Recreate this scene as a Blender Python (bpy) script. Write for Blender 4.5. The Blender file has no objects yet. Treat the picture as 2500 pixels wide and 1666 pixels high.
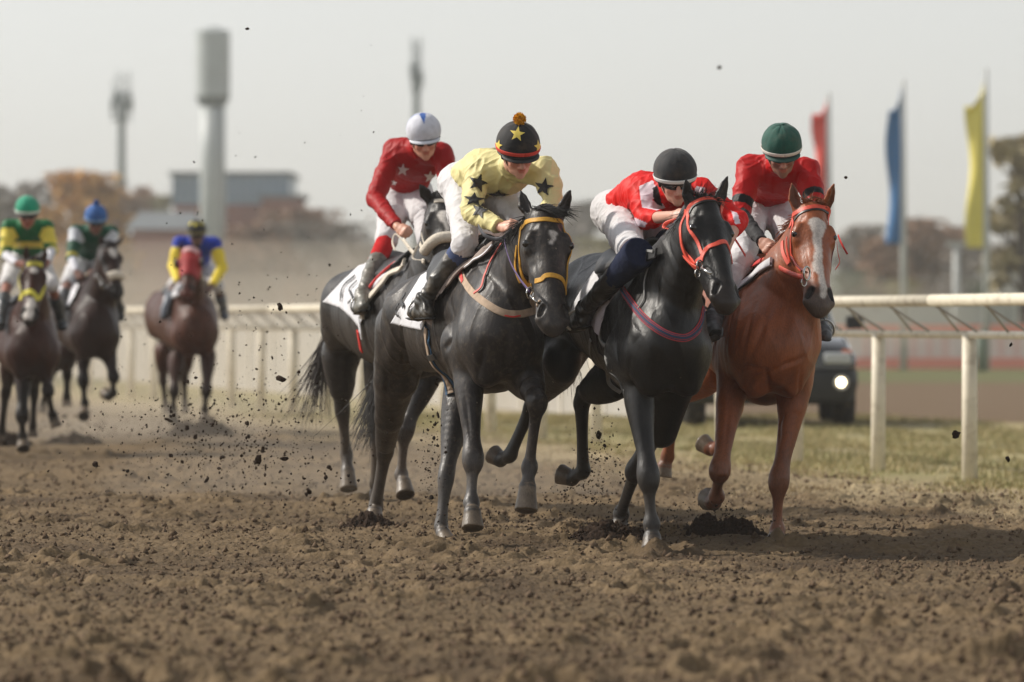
import bpy, bmesh, math, random, os
import numpy as np
from mathutils import Vector, Matrix
from mathutils.bvhtree import BVHTree
VS = float(os.environ.get('VS', '1'))        # voxel scale for quick looks
random.seed(7); rng = np.random.default_rng(7)
S = bpy.context.scene; COL = S.collection
R = math.radians
# ------------------------------------------------------------------ camera
CAMH, F, CX, HY = 1.2, 13889.0, 1250.0, 781.0
cam = bpy.data.cameras.new('camera'); camo = bpy.data.objects.new('camera', cam); COL.objects.link(camo)
camo.location = (0, 0, CAMH); camo.rotation_euler = (R(90), 0, 0)
cam.lens = 200; cam.sensor_width = 36; cam.shift_y = -0.0208
cam.clip_start = 0.5; cam.clip_end = 6000
cam.dof.use_dof = True; cam.dof.focus_distance = 30.2; cam.dof.aperture_fstop = 3.1
S.camera = camo
# ------------------------------------------------------------------ world, sun, exposure
SUN_EL, SUN_AZ = R(38), R(-72)       # azimuth from +Y towards +X : the sun stands left, a little behind the field
w = bpy.data.worlds.new('World'); S.world = w; w.use_nodes = True
nt = w.node_tree; nt.nodes.clear()
sky = nt.nodes.new('ShaderNodeTexSky'); sky.sky_type = 'NISHITA'; sky.sun_disc = False
sky.sun_elevation = SUN_EL; sky.sun_rotation = SUN_AZ
sky.air_density = 1.0; sky.dust_density = 1.0; sky.ozone_density = 1.0; sky.altitude = 100
hs = nt.nodes.new('ShaderNodeHueSaturation'); hs.inputs['Saturation'].default_value = 0.18
bg = nt.nodes.new('ShaderNodeBackground'); bg.inputs['Strength'].default_value = 0.118
wo = nt.nodes.new('ShaderNodeOutputWorld')
nt.links.new(sky.outputs[0], hs.inputs['Color']); nt.links.new(hs.outputs[0], bg.inputs['Color']); nt.links.new(bg.outputs[0], wo.inputs['Surface'])
sl = bpy.data.lights.new('sun', 'SUN'); sl.energy = 3.4; sl.angle = R(3); sl.color = (1.0, 0.93, 0.83)
so = bpy.data.objects.new('sun', sl); COL.objects.link(so)
sd = Vector((math.sin(SUN_AZ)*math.cos(SUN_EL), math.cos(SUN_AZ)*math.cos(SUN_EL), math.sin(SUN_EL)))
so.rotation_euler = sd.to_track_quat('Z', 'Y').to_euler(); so.location = (-20, 20, 30)
S.view_settings.view_transform = 'Standard'; S.view_settings.look = 'None'
S.view_settings.exposure = 0.33; S.view_settings.gamma = 1.0
S.render.engine = 'CYCLES'
S.cycles.use_denoising = True
S.cycles.max_bounces = 6; S.cycles.volume_bounces = 1
S.cycles.caustics_reflective = False; S.cycles.caustics_refractive = False

def A(*v): return np.array(v, dtype=float)
def P(u, v, Z):
    """a pixel of the 2500x1666 photograph at depth Z -> world point"""
    return np.array([(u-CX)*Z/F, Z, CAMH-(v-HY)*Z/F])
def unit(v):
    v = np.asarray(v, float); return v/(np.linalg.norm(v)+1e-12)
def lerp(a, b, t): return a+(b-a)*t
def srgb(r, g, b):
    f = lambda c: (c/255/12.92 if c/255 <= 0.04045 else ((c/255+0.055)/1.055)**2.4)
    return (f(r), f(g), f(b))
def catmull(pts, n):
    """smooth curve through pts, n samples per span"""
    pts = [np.asarray(p, float) for p in pts]
    if len(pts) == 2:
        return np.array([lerp(pts[0], pts[1], t) for t in np.linspace(0, 1, n+1)])
    e = [2*pts[0]-pts[1]]+pts+[2*pts[-1]-pts[-2]]
    out = []
    for i in range(1, len(e)-2):
        p0, p1, p2, p3 = e[i-1:i+3]
        for t in np.linspace(0, 1, n, endpoint=False):
            out.append(0.5*((2*p1)+(-p0+p2)*t+(2*p0-5*p1+4*p2-p3)*t*t+(-p0+3*p1-3*p2+p3)*t**3))
    out.append(pts[-1]); return np.array(out)
# ------------------------------------------------------------------ value noise (numpy)
_perm = rng.permutation(4096)
def _h(ix, iy, iz):
    return _perm[(_perm[(_perm[ix & 4095]+iy) & 4095]+iz) & 4095]/4095.0
def noise3(x, y, z):
    ix, iy, iz = np.floor(x).astype(int), np.floor(y).astype(int), np.floor(z).astype(int)
    fx, fy, fz = x-ix, y-iy, z-iz
    fx, fy, fz = fx*fx*(3-2*fx), fy*fy*(3-2*fy), fz*fz*(3-2*fz)
    r = 0
    for a in (0, 1):
        for b in (0, 1):
            for c in (0, 1):
                r = r+_h(ix+a, iy+b, iz+c)*(fx if a else 1-fx)*(fy if b else 1-fy)*(fz if c else 1-fz)
    return r*2-1
def noise2(x, y):
    ix, iy = np.floor(x).astype(int), np.floor(y).astype(int)
    fx, fy = x-ix, y-iy
    fx, fy = fx*fx*(3-2*fx), fy*fy*(3-2*fy)
    g = lambda a, b: _perm[(_perm[(ix+a) & 4095]+iy+b) & 4095]/4095.0
    return (g(0,0)*(1-fx)*(1-fy)+g(1,0)*fx*(1-fy)+g(0,1)*(1-fx)*fy+g(1,1)*fx*fy)*2-1
# ------------------------------------------------------------------ implicit surface builder
class Field:
    def __init__(s, lo, hi, vox):
        s.v = vox*VS; s.lo = np.asarray(lo, float)-3*s.v
        s.n = (np.ceil((np.asarray(hi)-s.lo)/s.v)+4).astype(int)
        s.d = np.full(s.n, 0.6, np.float32); s.raw = np.full(s.n, 0.6, np.float32); s.lab = np.zeros(s.n, np.int8)
    def _reg(s, pts, m):
        pts = np.array(pts); a = pts.min(0)-m; b = pts.max(0)+m
        i0 = np.clip(np.floor((a-s.lo)/s.v).astype(int), 0, s.n-1); i1 = np.clip(np.ceil((b-s.lo)/s.v).astype(int)+1, 1, s.n)
        if np.any(i1 <= i0): return None
        sl = tuple(slice(i0[k], i1[k]) for k in range(3))
        X = (s.lo[0]+s.v*np.arange(i0[0], i1[0], dtype=np.float32))[:, None, None].astype(np.float32)
        Y = (s.lo[1]+s.v*np.arange(i0[1], i1[1], dtype=np.float32))[None, :, None].astype(np.float32)
        Z = (s.lo[2]+s.v*np.arange(i0[2], i1[2], dtype=np.float32))[None, None, :].astype(np.float32)
        return sl, X, Y, Z
    def seg(s, a, b, ra, rb=None, side=None, k=0.02, lab=0, cut=None, sub=False, endf=1.0):
        """(elliptic) round cone from a to b. ra/rb = r or (r_side, r_other). cut=(point, normal) keeps the side the normal points away from"""
        rb = ra if rb is None else rb
        a = np.asarray(a, float); b = np.asarray(b, float)
        if np.linalg.norm(b-a) < 1e-4: b = a+A(0, 0, 1e-3)
        mr = max(np.max(ra), np.max(rb)); m = mr*max(1, endf)+k+3*s.v
        g = s._reg([a, b], m)
        if g is None: return
        sl, X, Y, Z = g
        ab = b-a; L2 = float(ab@ab)
        t = np.clip(((X-a[0])*ab[0]+(Y-a[1])*ab[1]+(Z-a[2])*ab[2])/L2, 0, 1).astype(np.float32)
        qx, qy, qz = X-a[0]-t*ab[0], Y-a[1]-t*ab[1], Z-a[2]-t*ab[2]
        if np.isscalar(ra) and np.isscalar(rb) and endf == 1.0:
            d = np.sqrt(qx*qx+qy*qy+qz*qz)-(ra+t*(rb-ra))
        else:
            if np.isscalar(ra): ra = (ra, ra)
            if np.isscalar(rb): rb = (rb, rb)
            l = unit(ab); sv = A(1, 0, 0) if side is None else np.asarray(side, float)
            sv = unit(sv-l*(sv@l)); uv = np.cross(l, sv)
            rs = ra[0]+t*(rb[0]-ra[0]); ru = ra[1]+t*(rb[1]-ra[1]); rl = (rs+ru)*0.5*endf
            ps = (qx*sv[0]+qy*sv[1]+qz*sv[2])/rs; pu = (qx*uv[0]+qy*uv[1]+qz*uv[2])/ru; pl = (qx*l[0]+qy*l[1]+qz*l[2])/rl
            k0 = np.sqrt(ps*ps+pu*pu+pl*pl)+1e-6; k1 = np.sqrt((ps/rs)**2+(pu/ru)**2+(pl/rl)**2)+1e-6
            d = k0*(k0-1)/k1
            d = np.where(k0 < 0.3, -np.minimum(rs, ru)*0.7, d)
        if cut is not None:
            c, nrm = cut; nrm = unit(nrm)
            pl_ = (X-c[0])*nrm[0]+(Y-c[1])*nrm[1]+(Z-c[2])*nrm[2]
            d = np.maximum(d, pl_)
        s.put(sl, d.astype(np.float32), k, lab, sub)
    def put(s, sl, d, k, lab=0, sub=False):
        D = s.d[sl]
        if sub:
            nd = -d; h = np.maximum(k-np.abs(D-nd), 0)/max(k, 1e-6); s.d[sl] = np.maximum(D, nd)+h*h*k*0.25
            if lab: s.lab[sl] = np.where(d < s.v, lab, s.lab[sl])
            return
        h = np.maximum(k-np.abs(D-d), 0)/max(k, 1e-6); s.d[sl] = np.minimum(D, d)-h*h*k*0.25
        if lab is not None:
            rw = s.raw[sl]; mk = d < rw; L = s.lab[sl]; L[mk] = lab; rw[mk] = d[mk]
    def chain(s, pts, radii, **kw):
        for i in range(len(pts)-1): s.seg(pts[i], pts[i+1], radii[i], radii[i+1], **kw)
    def schain(s, pts, radii, n=6, k=0.05, lab=0, side=None):
        """smooth chain: one swept body through the stations, blended in once"""
        rad = [np.array((r, r) if np.isscalar(r) else r, float) for r in radii]
        both = catmull([np.concatenate([np.asarray(p, float), r]) for p, r in zip(pts, rad)], n)
        mr = both[:, 3:].max(); g = s._reg([b[:3] for b in both], mr+k+3*s.v)
        if g is None: return
        sl, X, Y, Z = g; out = None
        for i in range(len(both)-1):
            a, b = both[i, :3], both[i+1, :3]; ab = b-a; L2 = float(ab@ab)+1e-9; l = unit(ab); sv = unit(side-l*(side@l)); uv = np.cross(l, sv)
            t = np.clip(((X-a[0])*ab[0]+(Y-a[1])*ab[1]+(Z-a[2])*ab[2])/L2, 0, 1).astype(np.float32)
            qx, qy, qz = X-a[0]-t*ab[0], Y-a[1]-t*ab[1], Z-a[2]-t*ab[2]
            rs = both[i, 3]+t*(both[i+1, 3]-both[i, 3]); ru = both[i, 4]+t*(both[i+1, 4]-both[i, 4]); rl = (rs+ru)*.5
            ps = (qx*sv[0]+qy*sv[1]+qz*sv[2])/rs; pu = (qx*uv[0]+qy*uv[1]+qz*uv[2])/ru; pl = (qx*l[0]+qy*l[1]+qz*l[2])/rl
            k0 = np.sqrt(ps*ps+pu*pu+pl*pl)+1e-6; k1 = np.sqrt((ps/rs)**2+(pu/ru)**2+(pl/rl)**2)+1e-6
            d = np.where(k0 < 0.3, -np.minimum(rs, ru)*0.7, k0*(k0-1)/k1).astype(np.float32)
            if out is None: out = d
            else:
                h = np.maximum(.012-np.abs(out-d), 0)/.012; out = np.minimum(out, d)-h*h*.012*.06
        s.put(sl, out, k, lab)
    def clip(s, c, nrm, k=0.004):
        """keep the side the normal points away from"""
        nrm = unit(nrm)
        X = (s.lo[0]+s.v*np.arange(s.n[0]))[:, None, None]; Y = (s.lo[1]+s.v*np.arange(s.n[1]))[None, :, None]; Z = (s.lo[2]+s.v*np.arange(s.n[2]))[None, None, :]
        pl = ((X-c[0])*nrm[0]+(Y-c[1])*nrm[1]+(Z-c[2])*nrm[2]).astype(np.float32)
        h = np.maximum(k-np.abs(s.d-pl), 0)/k; s.d = np.maximum(s.d, pl)+h*h*k*0.25
    def mesh(s, smooth=1):
        d = s.d; ins = d < 0
        nx, ny, nz = d.shape
        c = np.zeros((nx-1, ny-1, nz-1), np.int8)
        for i in (0, 1):
            for j in (0, 1):
                for k in (0, 1):
                    c += ins[i:nx-1+i, j:ny-1+j, k:nz-1+k]
        act = np.argwhere((c > 0) & (c < 8)); n = len(act)
        idx = np.full(c.shape, -1, np.int32); idx[act[:, 0], act[:, 1], act[:, 2]] = np.arange(n)
        acc = np.zeros((n, 3)); cnt = np.zeros(n)
        for ax in range(3):
            o = [k for k in range(3) if k != ax]
            for p in (0, 1):
                for q in (0, 1):
                    c0 = act.copy(); c0[:, o[0]] += p; c0[:, o[1]] += q; c1 = c0.copy(); c1[:, ax] += 1
                    v0 = d[c0[:, 0], c0[:, 1], c0[:, 2]]; v1 = d[c1[:, 0], c1[:, 1], c1[:, 2]]
                    m = (v0 < 0) != (v1 < 0)
                    t = v0[m]/(v0[m]-v1[m]); pt = c0[m].astype(float); pt[:, ax] += t
                    acc[m] += pt; cnt[m] += 1
        V = acc/cnt[:, None]*s.v+s.lo
        faces = []
        for ax in range(3):
            o = [(1, 2), (2, 0), (0, 1)][ax]
            a0 = [slice(None)]*3; a1 = [slice(None)]*3; a0[ax] = slice(0, -1); a1[ax] = slice(1, None)
            s0, s1 = ins[tuple(a0)], ins[tuple(a1)]
            e = np.argwhere(s0 != s1)
            e = e[(e[:, o[0]] > 0) & (e[:, o[1]] > 0) & (e[:, o[0]] < d.shape[o[0]]-1) & (e[:, o[1]] < d.shape[o[1]]-1)]
            fl = s0[e[:, 0], e[:, 1], e[:, 2]]
            def cell(da, db):
                q = e.copy(); q[:, o[0]] -= da; q[:, o[1]] -= db; return idx[q[:, 0], q[:, 1], q[:, 2]]
            q = np.stack([cell(1, 1), cell(0, 1), cell(0, 0), cell(1, 0)], 1)
            q[~fl] = q[~fl][:, ::-1]; faces.append(q)
        Fc = np.concatenate(faces)
        lab = s.lab[act[:, 0], act[:, 1], act[:, 2]].astype(np.float32)
        # one-ring smoothing
        E = np.concatenate([Fc[:, [0, 1]], Fc[:, [1, 2]], Fc[:, [2, 3]], Fc[:, [3, 0]]])
        deg = np.bincount(E[:, 0], minlength=n)+np.bincount(E[:, 1], minlength=n)+1e-9
        for it in range(smooth*2):
            f = 0.5 if it % 2 == 0 else -0.35
            for ax in range(3):
                sm = np.bincount(E[:, 0], V[E[:, 1], ax], n)+np.bincount(E[:, 1], V[E[:, 0], ax], n)
                V[:, ax] += f*(sm/deg-V[:, ax])
        return V, Fc, lab, E, deg
def vnormals(V, Fc):
    n = np.cross(V[Fc[:, 2]]-V[Fc[:, 0]], V[Fc[:, 3]]-V[Fc[:, 1]]); N = np.zeros_like(V)
    for k in range(4):
        for ax in range(3): N[:, ax] += np.bincount(Fc[:, k], n[:, ax], len(V))
    return N/(np.linalg.norm(N, axis=1)[:, None]+1e-12)
# ------------------------------------------------------------------ objects
def link(o, parent=None):
    COL.objects.link(o)
    if parent is not None: o.parent = parent; o.matrix_parent_inverse = Matrix.Translation(parent.location).inverted() if parent.parent is None else parent.matrix_parent_inverse.copy()
    return o
def thing(name, label, cat, loc=(0, 0, 0), group=None):
    o = bpy.data.objects.new(name, None); o.empty_display_size = 0.2; o.location = tuple(float(c) for c in loc); COL.objects.link(o)
    o['label'] = label; o['category'] = cat
    if group: o['group'] = group
    return o
def tag(o, label, cat, group=None, kind=None):
    if label: o['label'] = label
    if cat: o['category'] = cat
    if group: o['group'] = group
    if kind: o['kind'] = kind
    return o
def put(o, parent):
    """link o; vertices are in world space, so a child must cancel its parent's location"""
    COL.objects.link(o)
    if parent is not None:
        o.parent = parent
        p = parent; off = Vector((0, 0, 0))
        while p is not None: off += p.location; p = p.parent
        o.location = -off if parent.type == 'EMPTY' else (0, 0, 0)
    return o
def mesh_obj(name, V, Fc, mats, parent=None, cols=None, smooth=True, midx=None, label=None):
    me = bpy.data.meshes.new(name)
    V = np.asarray(V, float)
    if isinstance(Fc, np.ndarray):
        k = Fc.shape[1]
        me.vertices.add(len(V)); me.vertices.foreach_set('co', V.ravel())
        me.loops.add(len(Fc)*k); me.loops.foreach_set('vertex_index', Fc.ravel().astype(np.int32))
        me.polygons.add(len(Fc)); me.polygons.foreach_set('loop_start', np.arange(0, len(Fc)*k, k, dtype=np.int32))
        me.update(calc_edges=True); me.validate()
    else:
        me.from_pydata([tuple(v) for v in V], [], [tuple(int(i) for i in f) for f in Fc]); me.update()
    for m in (mats if isinstance(mats, (list, tuple)) else [mats]): me.materials.append(m)
    if smooth: me.polygons.foreach_set('use_smooth', np.ones(len(me.polygons), bool))
    if midx is not None and len(midx) == len(me.polygons): me.polygons.foreach_set('material_index', np.asarray(midx, np.int32))
    if cols is not None:
        at = me.color_attributes.new('Col', 'FLOAT_COLOR', 'POINT')
        c4 = np.ones((len(V), 4), np.float32); c4[:, :3] = cols; at.data.foreach_set('color', c4.ravel())
    o = bpy.data.objects.new(name, me)
    if label: o['label'] = label
    return put(o, parent)
class MB:
    """collects simple shapes into one mesh"""
    def __init__(s): s.v = []; s.f = []; s.m = []; s.c = []
    def add(s, vs, fs, mi=0, c=None):
        b = len(s.v); s.v += [tuple(map(float, v)) for v in vs]; s.f += [tuple(int(i)+b for i in f) for f in fs]; s.m += [mi]*len(fs); s.c += [c or (1, 1, 1)]*len(vs); return s
    def box(s, c, sz, mi=0, rot=None, col=None):
        h = [x/2 for x in sz]; vs = [A(x*h[0], y*h[1], z*h[2]) for x in (-1, 1) for y in (-1, 1) for z in (-1, 1)]
        if rot is not None: vs = [np.array(rot)@v for v in vs]
        vs = [v+np.asarray(c, float) for v in vs]
        return s.add(vs, [(0, 1, 3, 2), (4, 6, 7, 5), (0, 4, 5, 1), (2, 3, 7, 6), (0, 2, 6, 4), (1, 5, 7, 3)], mi, col)
    def tube(s, pts, rad, n=10, mi=0, col=None, caps=True, sq=None, side=None):
        """sq: flatten factor (ribbon), side: preferred width direction"""
        pts = np.array(pts, float); m = len(pts)
        rad = np.full(m, rad) if np.isscalar(rad) else np.asarray(rad, float)
        T = np.gradient(pts, axis=0); T /= np.linalg.norm(T, axis=1)[:, None]+1e-12
        u = unit(np.cross(T[0], A(0, 0, 1) if abs(T[0][2]) < 0.9 else A(1, 0, 0))) if side is None else np.asarray(side, float)
        vs = []
        for i in range(m):
            u = unit(u-T[i]*(u@T[i])); w_ = np.cross(T[i], u)
            for j in range(n):
                a = 2*math.pi*j/n
                vs.append(pts[i]+rad[i]*(u*math.cos(a)+w_*math.sin(a)*(sq or 1)))
        fs = [(i*n+j, i*n+(j+1) % n, (i+1)*n+(j+1) % n, (i+1)*n+j) for i in range(m-1) for j in range(n)]
        if caps: fs += [tuple(range(n))[::-1], tuple((m-1)*n+j for j in range(n))]
        return s.add(vs, fs, mi, col)
    def ribbon(s, pts, nrm, wid, th=0.003, mi=0, col=None):
        """flat strap: pts centre line, nrm surface normals, wid width"""
        pts = np.array(pts, float); m = len(pts)
        wid = np.full(m, wid) if np.isscalar(wid) else np.asarray(wid)
        T = np.gradient(pts, axis=0); T /= np.linalg.norm(T, axis=1)[:, None]+1e-12
        vs = []
        for i in range(m):
            n_ = unit(nrm[i]-T[i]*(nrm[i]@T[i])); b = np.cross(T[i], n_)
            for (x, y) in ((-1, -1), (-1, 0.6), (-0.85, 1), (0.85, 1), (1, 0.6), (1, -1)):
                vs.append(pts[i]+b*x*wid[i]/2+n_*y*th)
        n = 6
        fs = [(i*n+j, i*n+(j+1) % n, (i+1)*n+(j+1) % n, (i+1)*n+j) for i in range(m-1) for j in range(n)]
        fs += [tuple(range(n))[::-1], tuple((m-1)*n+j for j in range(n))]
        return s.add(vs, fs, mi, col)
    def ball(s, c, r, n=12, mi=0, col=None, sc=(1, 1, 1), jit=0):
        vs = []; 
        for i in range(n//2+1):
            ph = math.pi*i/(n//2)
            for j in range(n):
                th = 2*math.pi*j/n; q = A(math.sin(ph)*math.cos(th)*sc[0], math.sin(ph)*math.sin(th)*sc[1], math.cos(ph)*sc[2])*r
                if jit and 0 < i < n//2: q = q*(1+jit*(random.random()-.5))
                vs.append(q+np.asarray(c))
        fs = []
        for i in range(n//2):
            for j in range(n):
                a, b, c_, d = i*n+j, (i+1)*n+j, (i+1)*n+(j+1) % n, i*n+(j+1) % n
                fs.append((a, b, c_) if i == n//2-1 and False else (a, b, c_, d))
        return s.add(vs, fs, mi, col)
    def build(s, name, mats, parent=None, smooth=False, cols=False, label=None):
        o = mesh_obj(name, s.v, s.f, mats, parent, smooth=smooth, midx=s.m, cols=(np.array(s.c) if cols else None), label=label)
        bm = bmesh.new(); bm.from_mesh(o.data); bmesh.ops.remove_doubles(bm, verts=bm.verts, dist=1e-6); bmesh.ops.recalc_face_normals(bm, faces=bm.faces); bm.to_mesh(o.data); bm.free()
        return o
# ------------------------------------------------------------------ materials
_M = {}
def mat(name, color=(0.5, 0.5, 0.5), rough=0.6, spec=0.5, metal=0.0, attr=False, noise=0.0, nscale=40, bump=0.0, bscale=60, sheen=0.0, stretch=None, coat=0.0, emit=0.0, detail=4, dirt=None, dirtamt=0.0, dscale=12):
    if name in _M: return _M[name]
    m = bpy.data.materials.new(name); m.use_nodes = True; n = m.node_tree.nodes; L = m.node_tree.links
    b = n['Principled BSDF']; b.inputs['Roughness'].default_value = rough; b.inputs['Metallic'].default_value = metal
    b.inputs['Specular IOR Level'].default_value = spec; b.inputs['Sheen Weight'].default_value = sheen; b.inputs['Coat Weight'].default_value = coat
    geo = n.new('ShaderNodeNewGeometry'); src = geo.outputs['Position']
    if stretch:
        mp = n.new('ShaderNodeMapping'); mp.inputs['Scale'].default_value = stretch; L.new(src, mp.inputs[0]); src = mp.outputs[0]
    if attr:
        at = n.new('ShaderNodeAttribute'); at.attribute_name = 'Col'; c = at.outputs['Color']
    else:
        rgb = n.new('ShaderNodeRGB'); rgb.outputs[0].default_value = (*color, 1); c = rgb.outputs[0]
    if noise:
        tn = n.new('ShaderNodeTexNoise'); tn.inputs['Scale'].default_value = nscale; tn.inputs['Detail'].default_value = detail; L.new(src, tn.inputs['Vector'])
        mr = n.new('ShaderNodeMapRange'); mr.inputs[1].default_value = 0.3; mr.inputs[2].default_value = 0.7; mr.inputs[3].default_value = 1-noise; mr.inputs[4].default_value = 1+noise; L.new(tn.outputs['Fac'], mr.inputs[0])
        mx = n.new('ShaderNodeMix'); mx.data_type = 'RGBA'; mx.blend_type = 'MULTIPLY'; mx.inputs[0].default_value = 1
        cb = n.new('ShaderNodeCombineColor'); [L.new(mr.outputs[0], cb.inputs[i]) for i in range(3)]
        L.new(c, mx.inputs[6]); L.new(cb.outputs[0], mx.inputs[7]); c = mx.outputs[2]
    if dirt is not None:
        td = n.new('ShaderNodeTexNoise'); td.inputs['Scale'].default_value = dscale; td.inputs['Detail'].default_value = 8; td.inputs['Roughness'].default_value = 0.7; L.new(geo.outputs['Position'], td.inputs['Vector'])
        md = n.new('ShaderNodeMapRange'); md.inputs[1].default_value = 0.5; md.inputs[2].default_value = 0.7; md.inputs[3].default_value = 0; md.inputs[4].default_value = dirtamt; L.new(td.outputs['Fac'], md.inputs[0])
        mx = n.new('ShaderNodeMix'); mx.data_type = 'RGBA'; L.new(md.outputs[0], mx.inputs[0]); L.new(c, mx.inputs[6]); mx.inputs[7].default_value = (*dirt, 1); c = mx.outputs[2]
    L.new(c, b.inputs['Base Color'])
    if bump:
        tb = n.new('ShaderNodeTexNoise'); tb.inputs['Scale'].default_value = bscale; tb.inputs['Detail'].default_value = 6; L.new(src, tb.inputs['Vector'])
        bp = n.new('ShaderNodeBump'); bp.inputs['Strength'].default_value = 1.0; bp.inputs['Distance'].default_value = bump; L.new(tb.outputs['Fac'], bp.inputs['Height']); L.new(bp.outputs[0], b.inputs['Normal'])
    if emit:
        b.inputs['Emission Color'].default_value = (*color, 1); b.inputs['Emission Strength'].default_value = emit
    _M[name] = m; return m
DIRT = srgb(128, 108, 86)
# ------------------------------------------------------------------ horses
M_coat = {}
def coat_mat(kind):
    if kind in M_coat: return M_coat[kind]
    m = mat('coat_'+kind, attr=True, rough=0.46, spec=0.34 if kind in ('dusty', 'black', 'grey', 'chestnut') else .15, noise=0.3, nscale=9, bump=0.0016, bscale=80, detail=6, stretch=(1, 1, .35), dirt=srgb(110, 98, 84), dirtamt={'dusty': .40, 'black': .05, 'grey': .18}.get(kind, .04), dscale=30)
    n = m.node_tree.nodes; L = m.node_tree.links; b = n['Principled BSDF']       # short hair: fine streaks in colour, gloss and relief
    geo = n.new('ShaderNodeNewGeometry'); mp = n.new('ShaderNodeMapping'); mp.inputs['Scale'].default_value = (1, 1, .3); L.new(geo.outputs['Position'], mp.inputs[0])
    t = n.new('ShaderNodeTexNoise'); t.inputs['Scale'].default_value = 150; t.inputs['Detail'].default_value = 5; t.inputs['Roughness'].default_value = .7; L.new(mp.outputs[0], t.inputs['Vector'])
    r = n.new('ShaderNodeMapRange'); r.inputs[1].default_value = .32; r.inputs[2].default_value = .68; r.inputs[3].default_value = .30; r.inputs[4].default_value = .56; L.new(t.outputs['Fac'], r.inputs[0]); L.new(r.outputs[0], b.inputs['Roughness'])
    r2 = n.new('ShaderNodeMapRange'); r2.inputs[1].default_value = .32; r2.inputs[2].default_value = .68; r2.inputs[3].default_value = .72; r2.inputs[4].default_value = 1.35; L.new(t.outputs['Fac'], r2.inputs[0])
    src = b.inputs['Base Color'].links[0].from_socket; v = n.new('ShaderNodeVectorMath'); v.operation = 'SCALE'; L.new(src, v.inputs[0]); L.new(r2.outputs[0], v.inputs['Scale']); L.new(v.outputs[0], b.inputs['Base Color'])
    bs = b.inputs['Normal'].links[0].from_socket; bp = n.new('ShaderNodeBump'); bp.inputs['Distance'].default_value = .0011; L.new(t.outputs['Fac'], bp.inputs['Height']); L.new(bs, bp.inputs['Normal']); L.new(bp.outputs[0], b.inputs['Normal'])
    M_coat[kind] = m; return m
M_hoof = mat('hoof_horn', srgb(138, 124, 104), rough=0.6, noise=0.35, nscale=30, bump=0.003)
M_eye = mat('eye_gloss', (0.008, 0.006, 0.005), rough=0.06, spec=0.8)
L_BODY, L_HOOF, L_MUZ, L_EARIN, L_LEG, L_SOLE, L_NOST = 0, 1, 2, 3, 4, 5, 6

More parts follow.
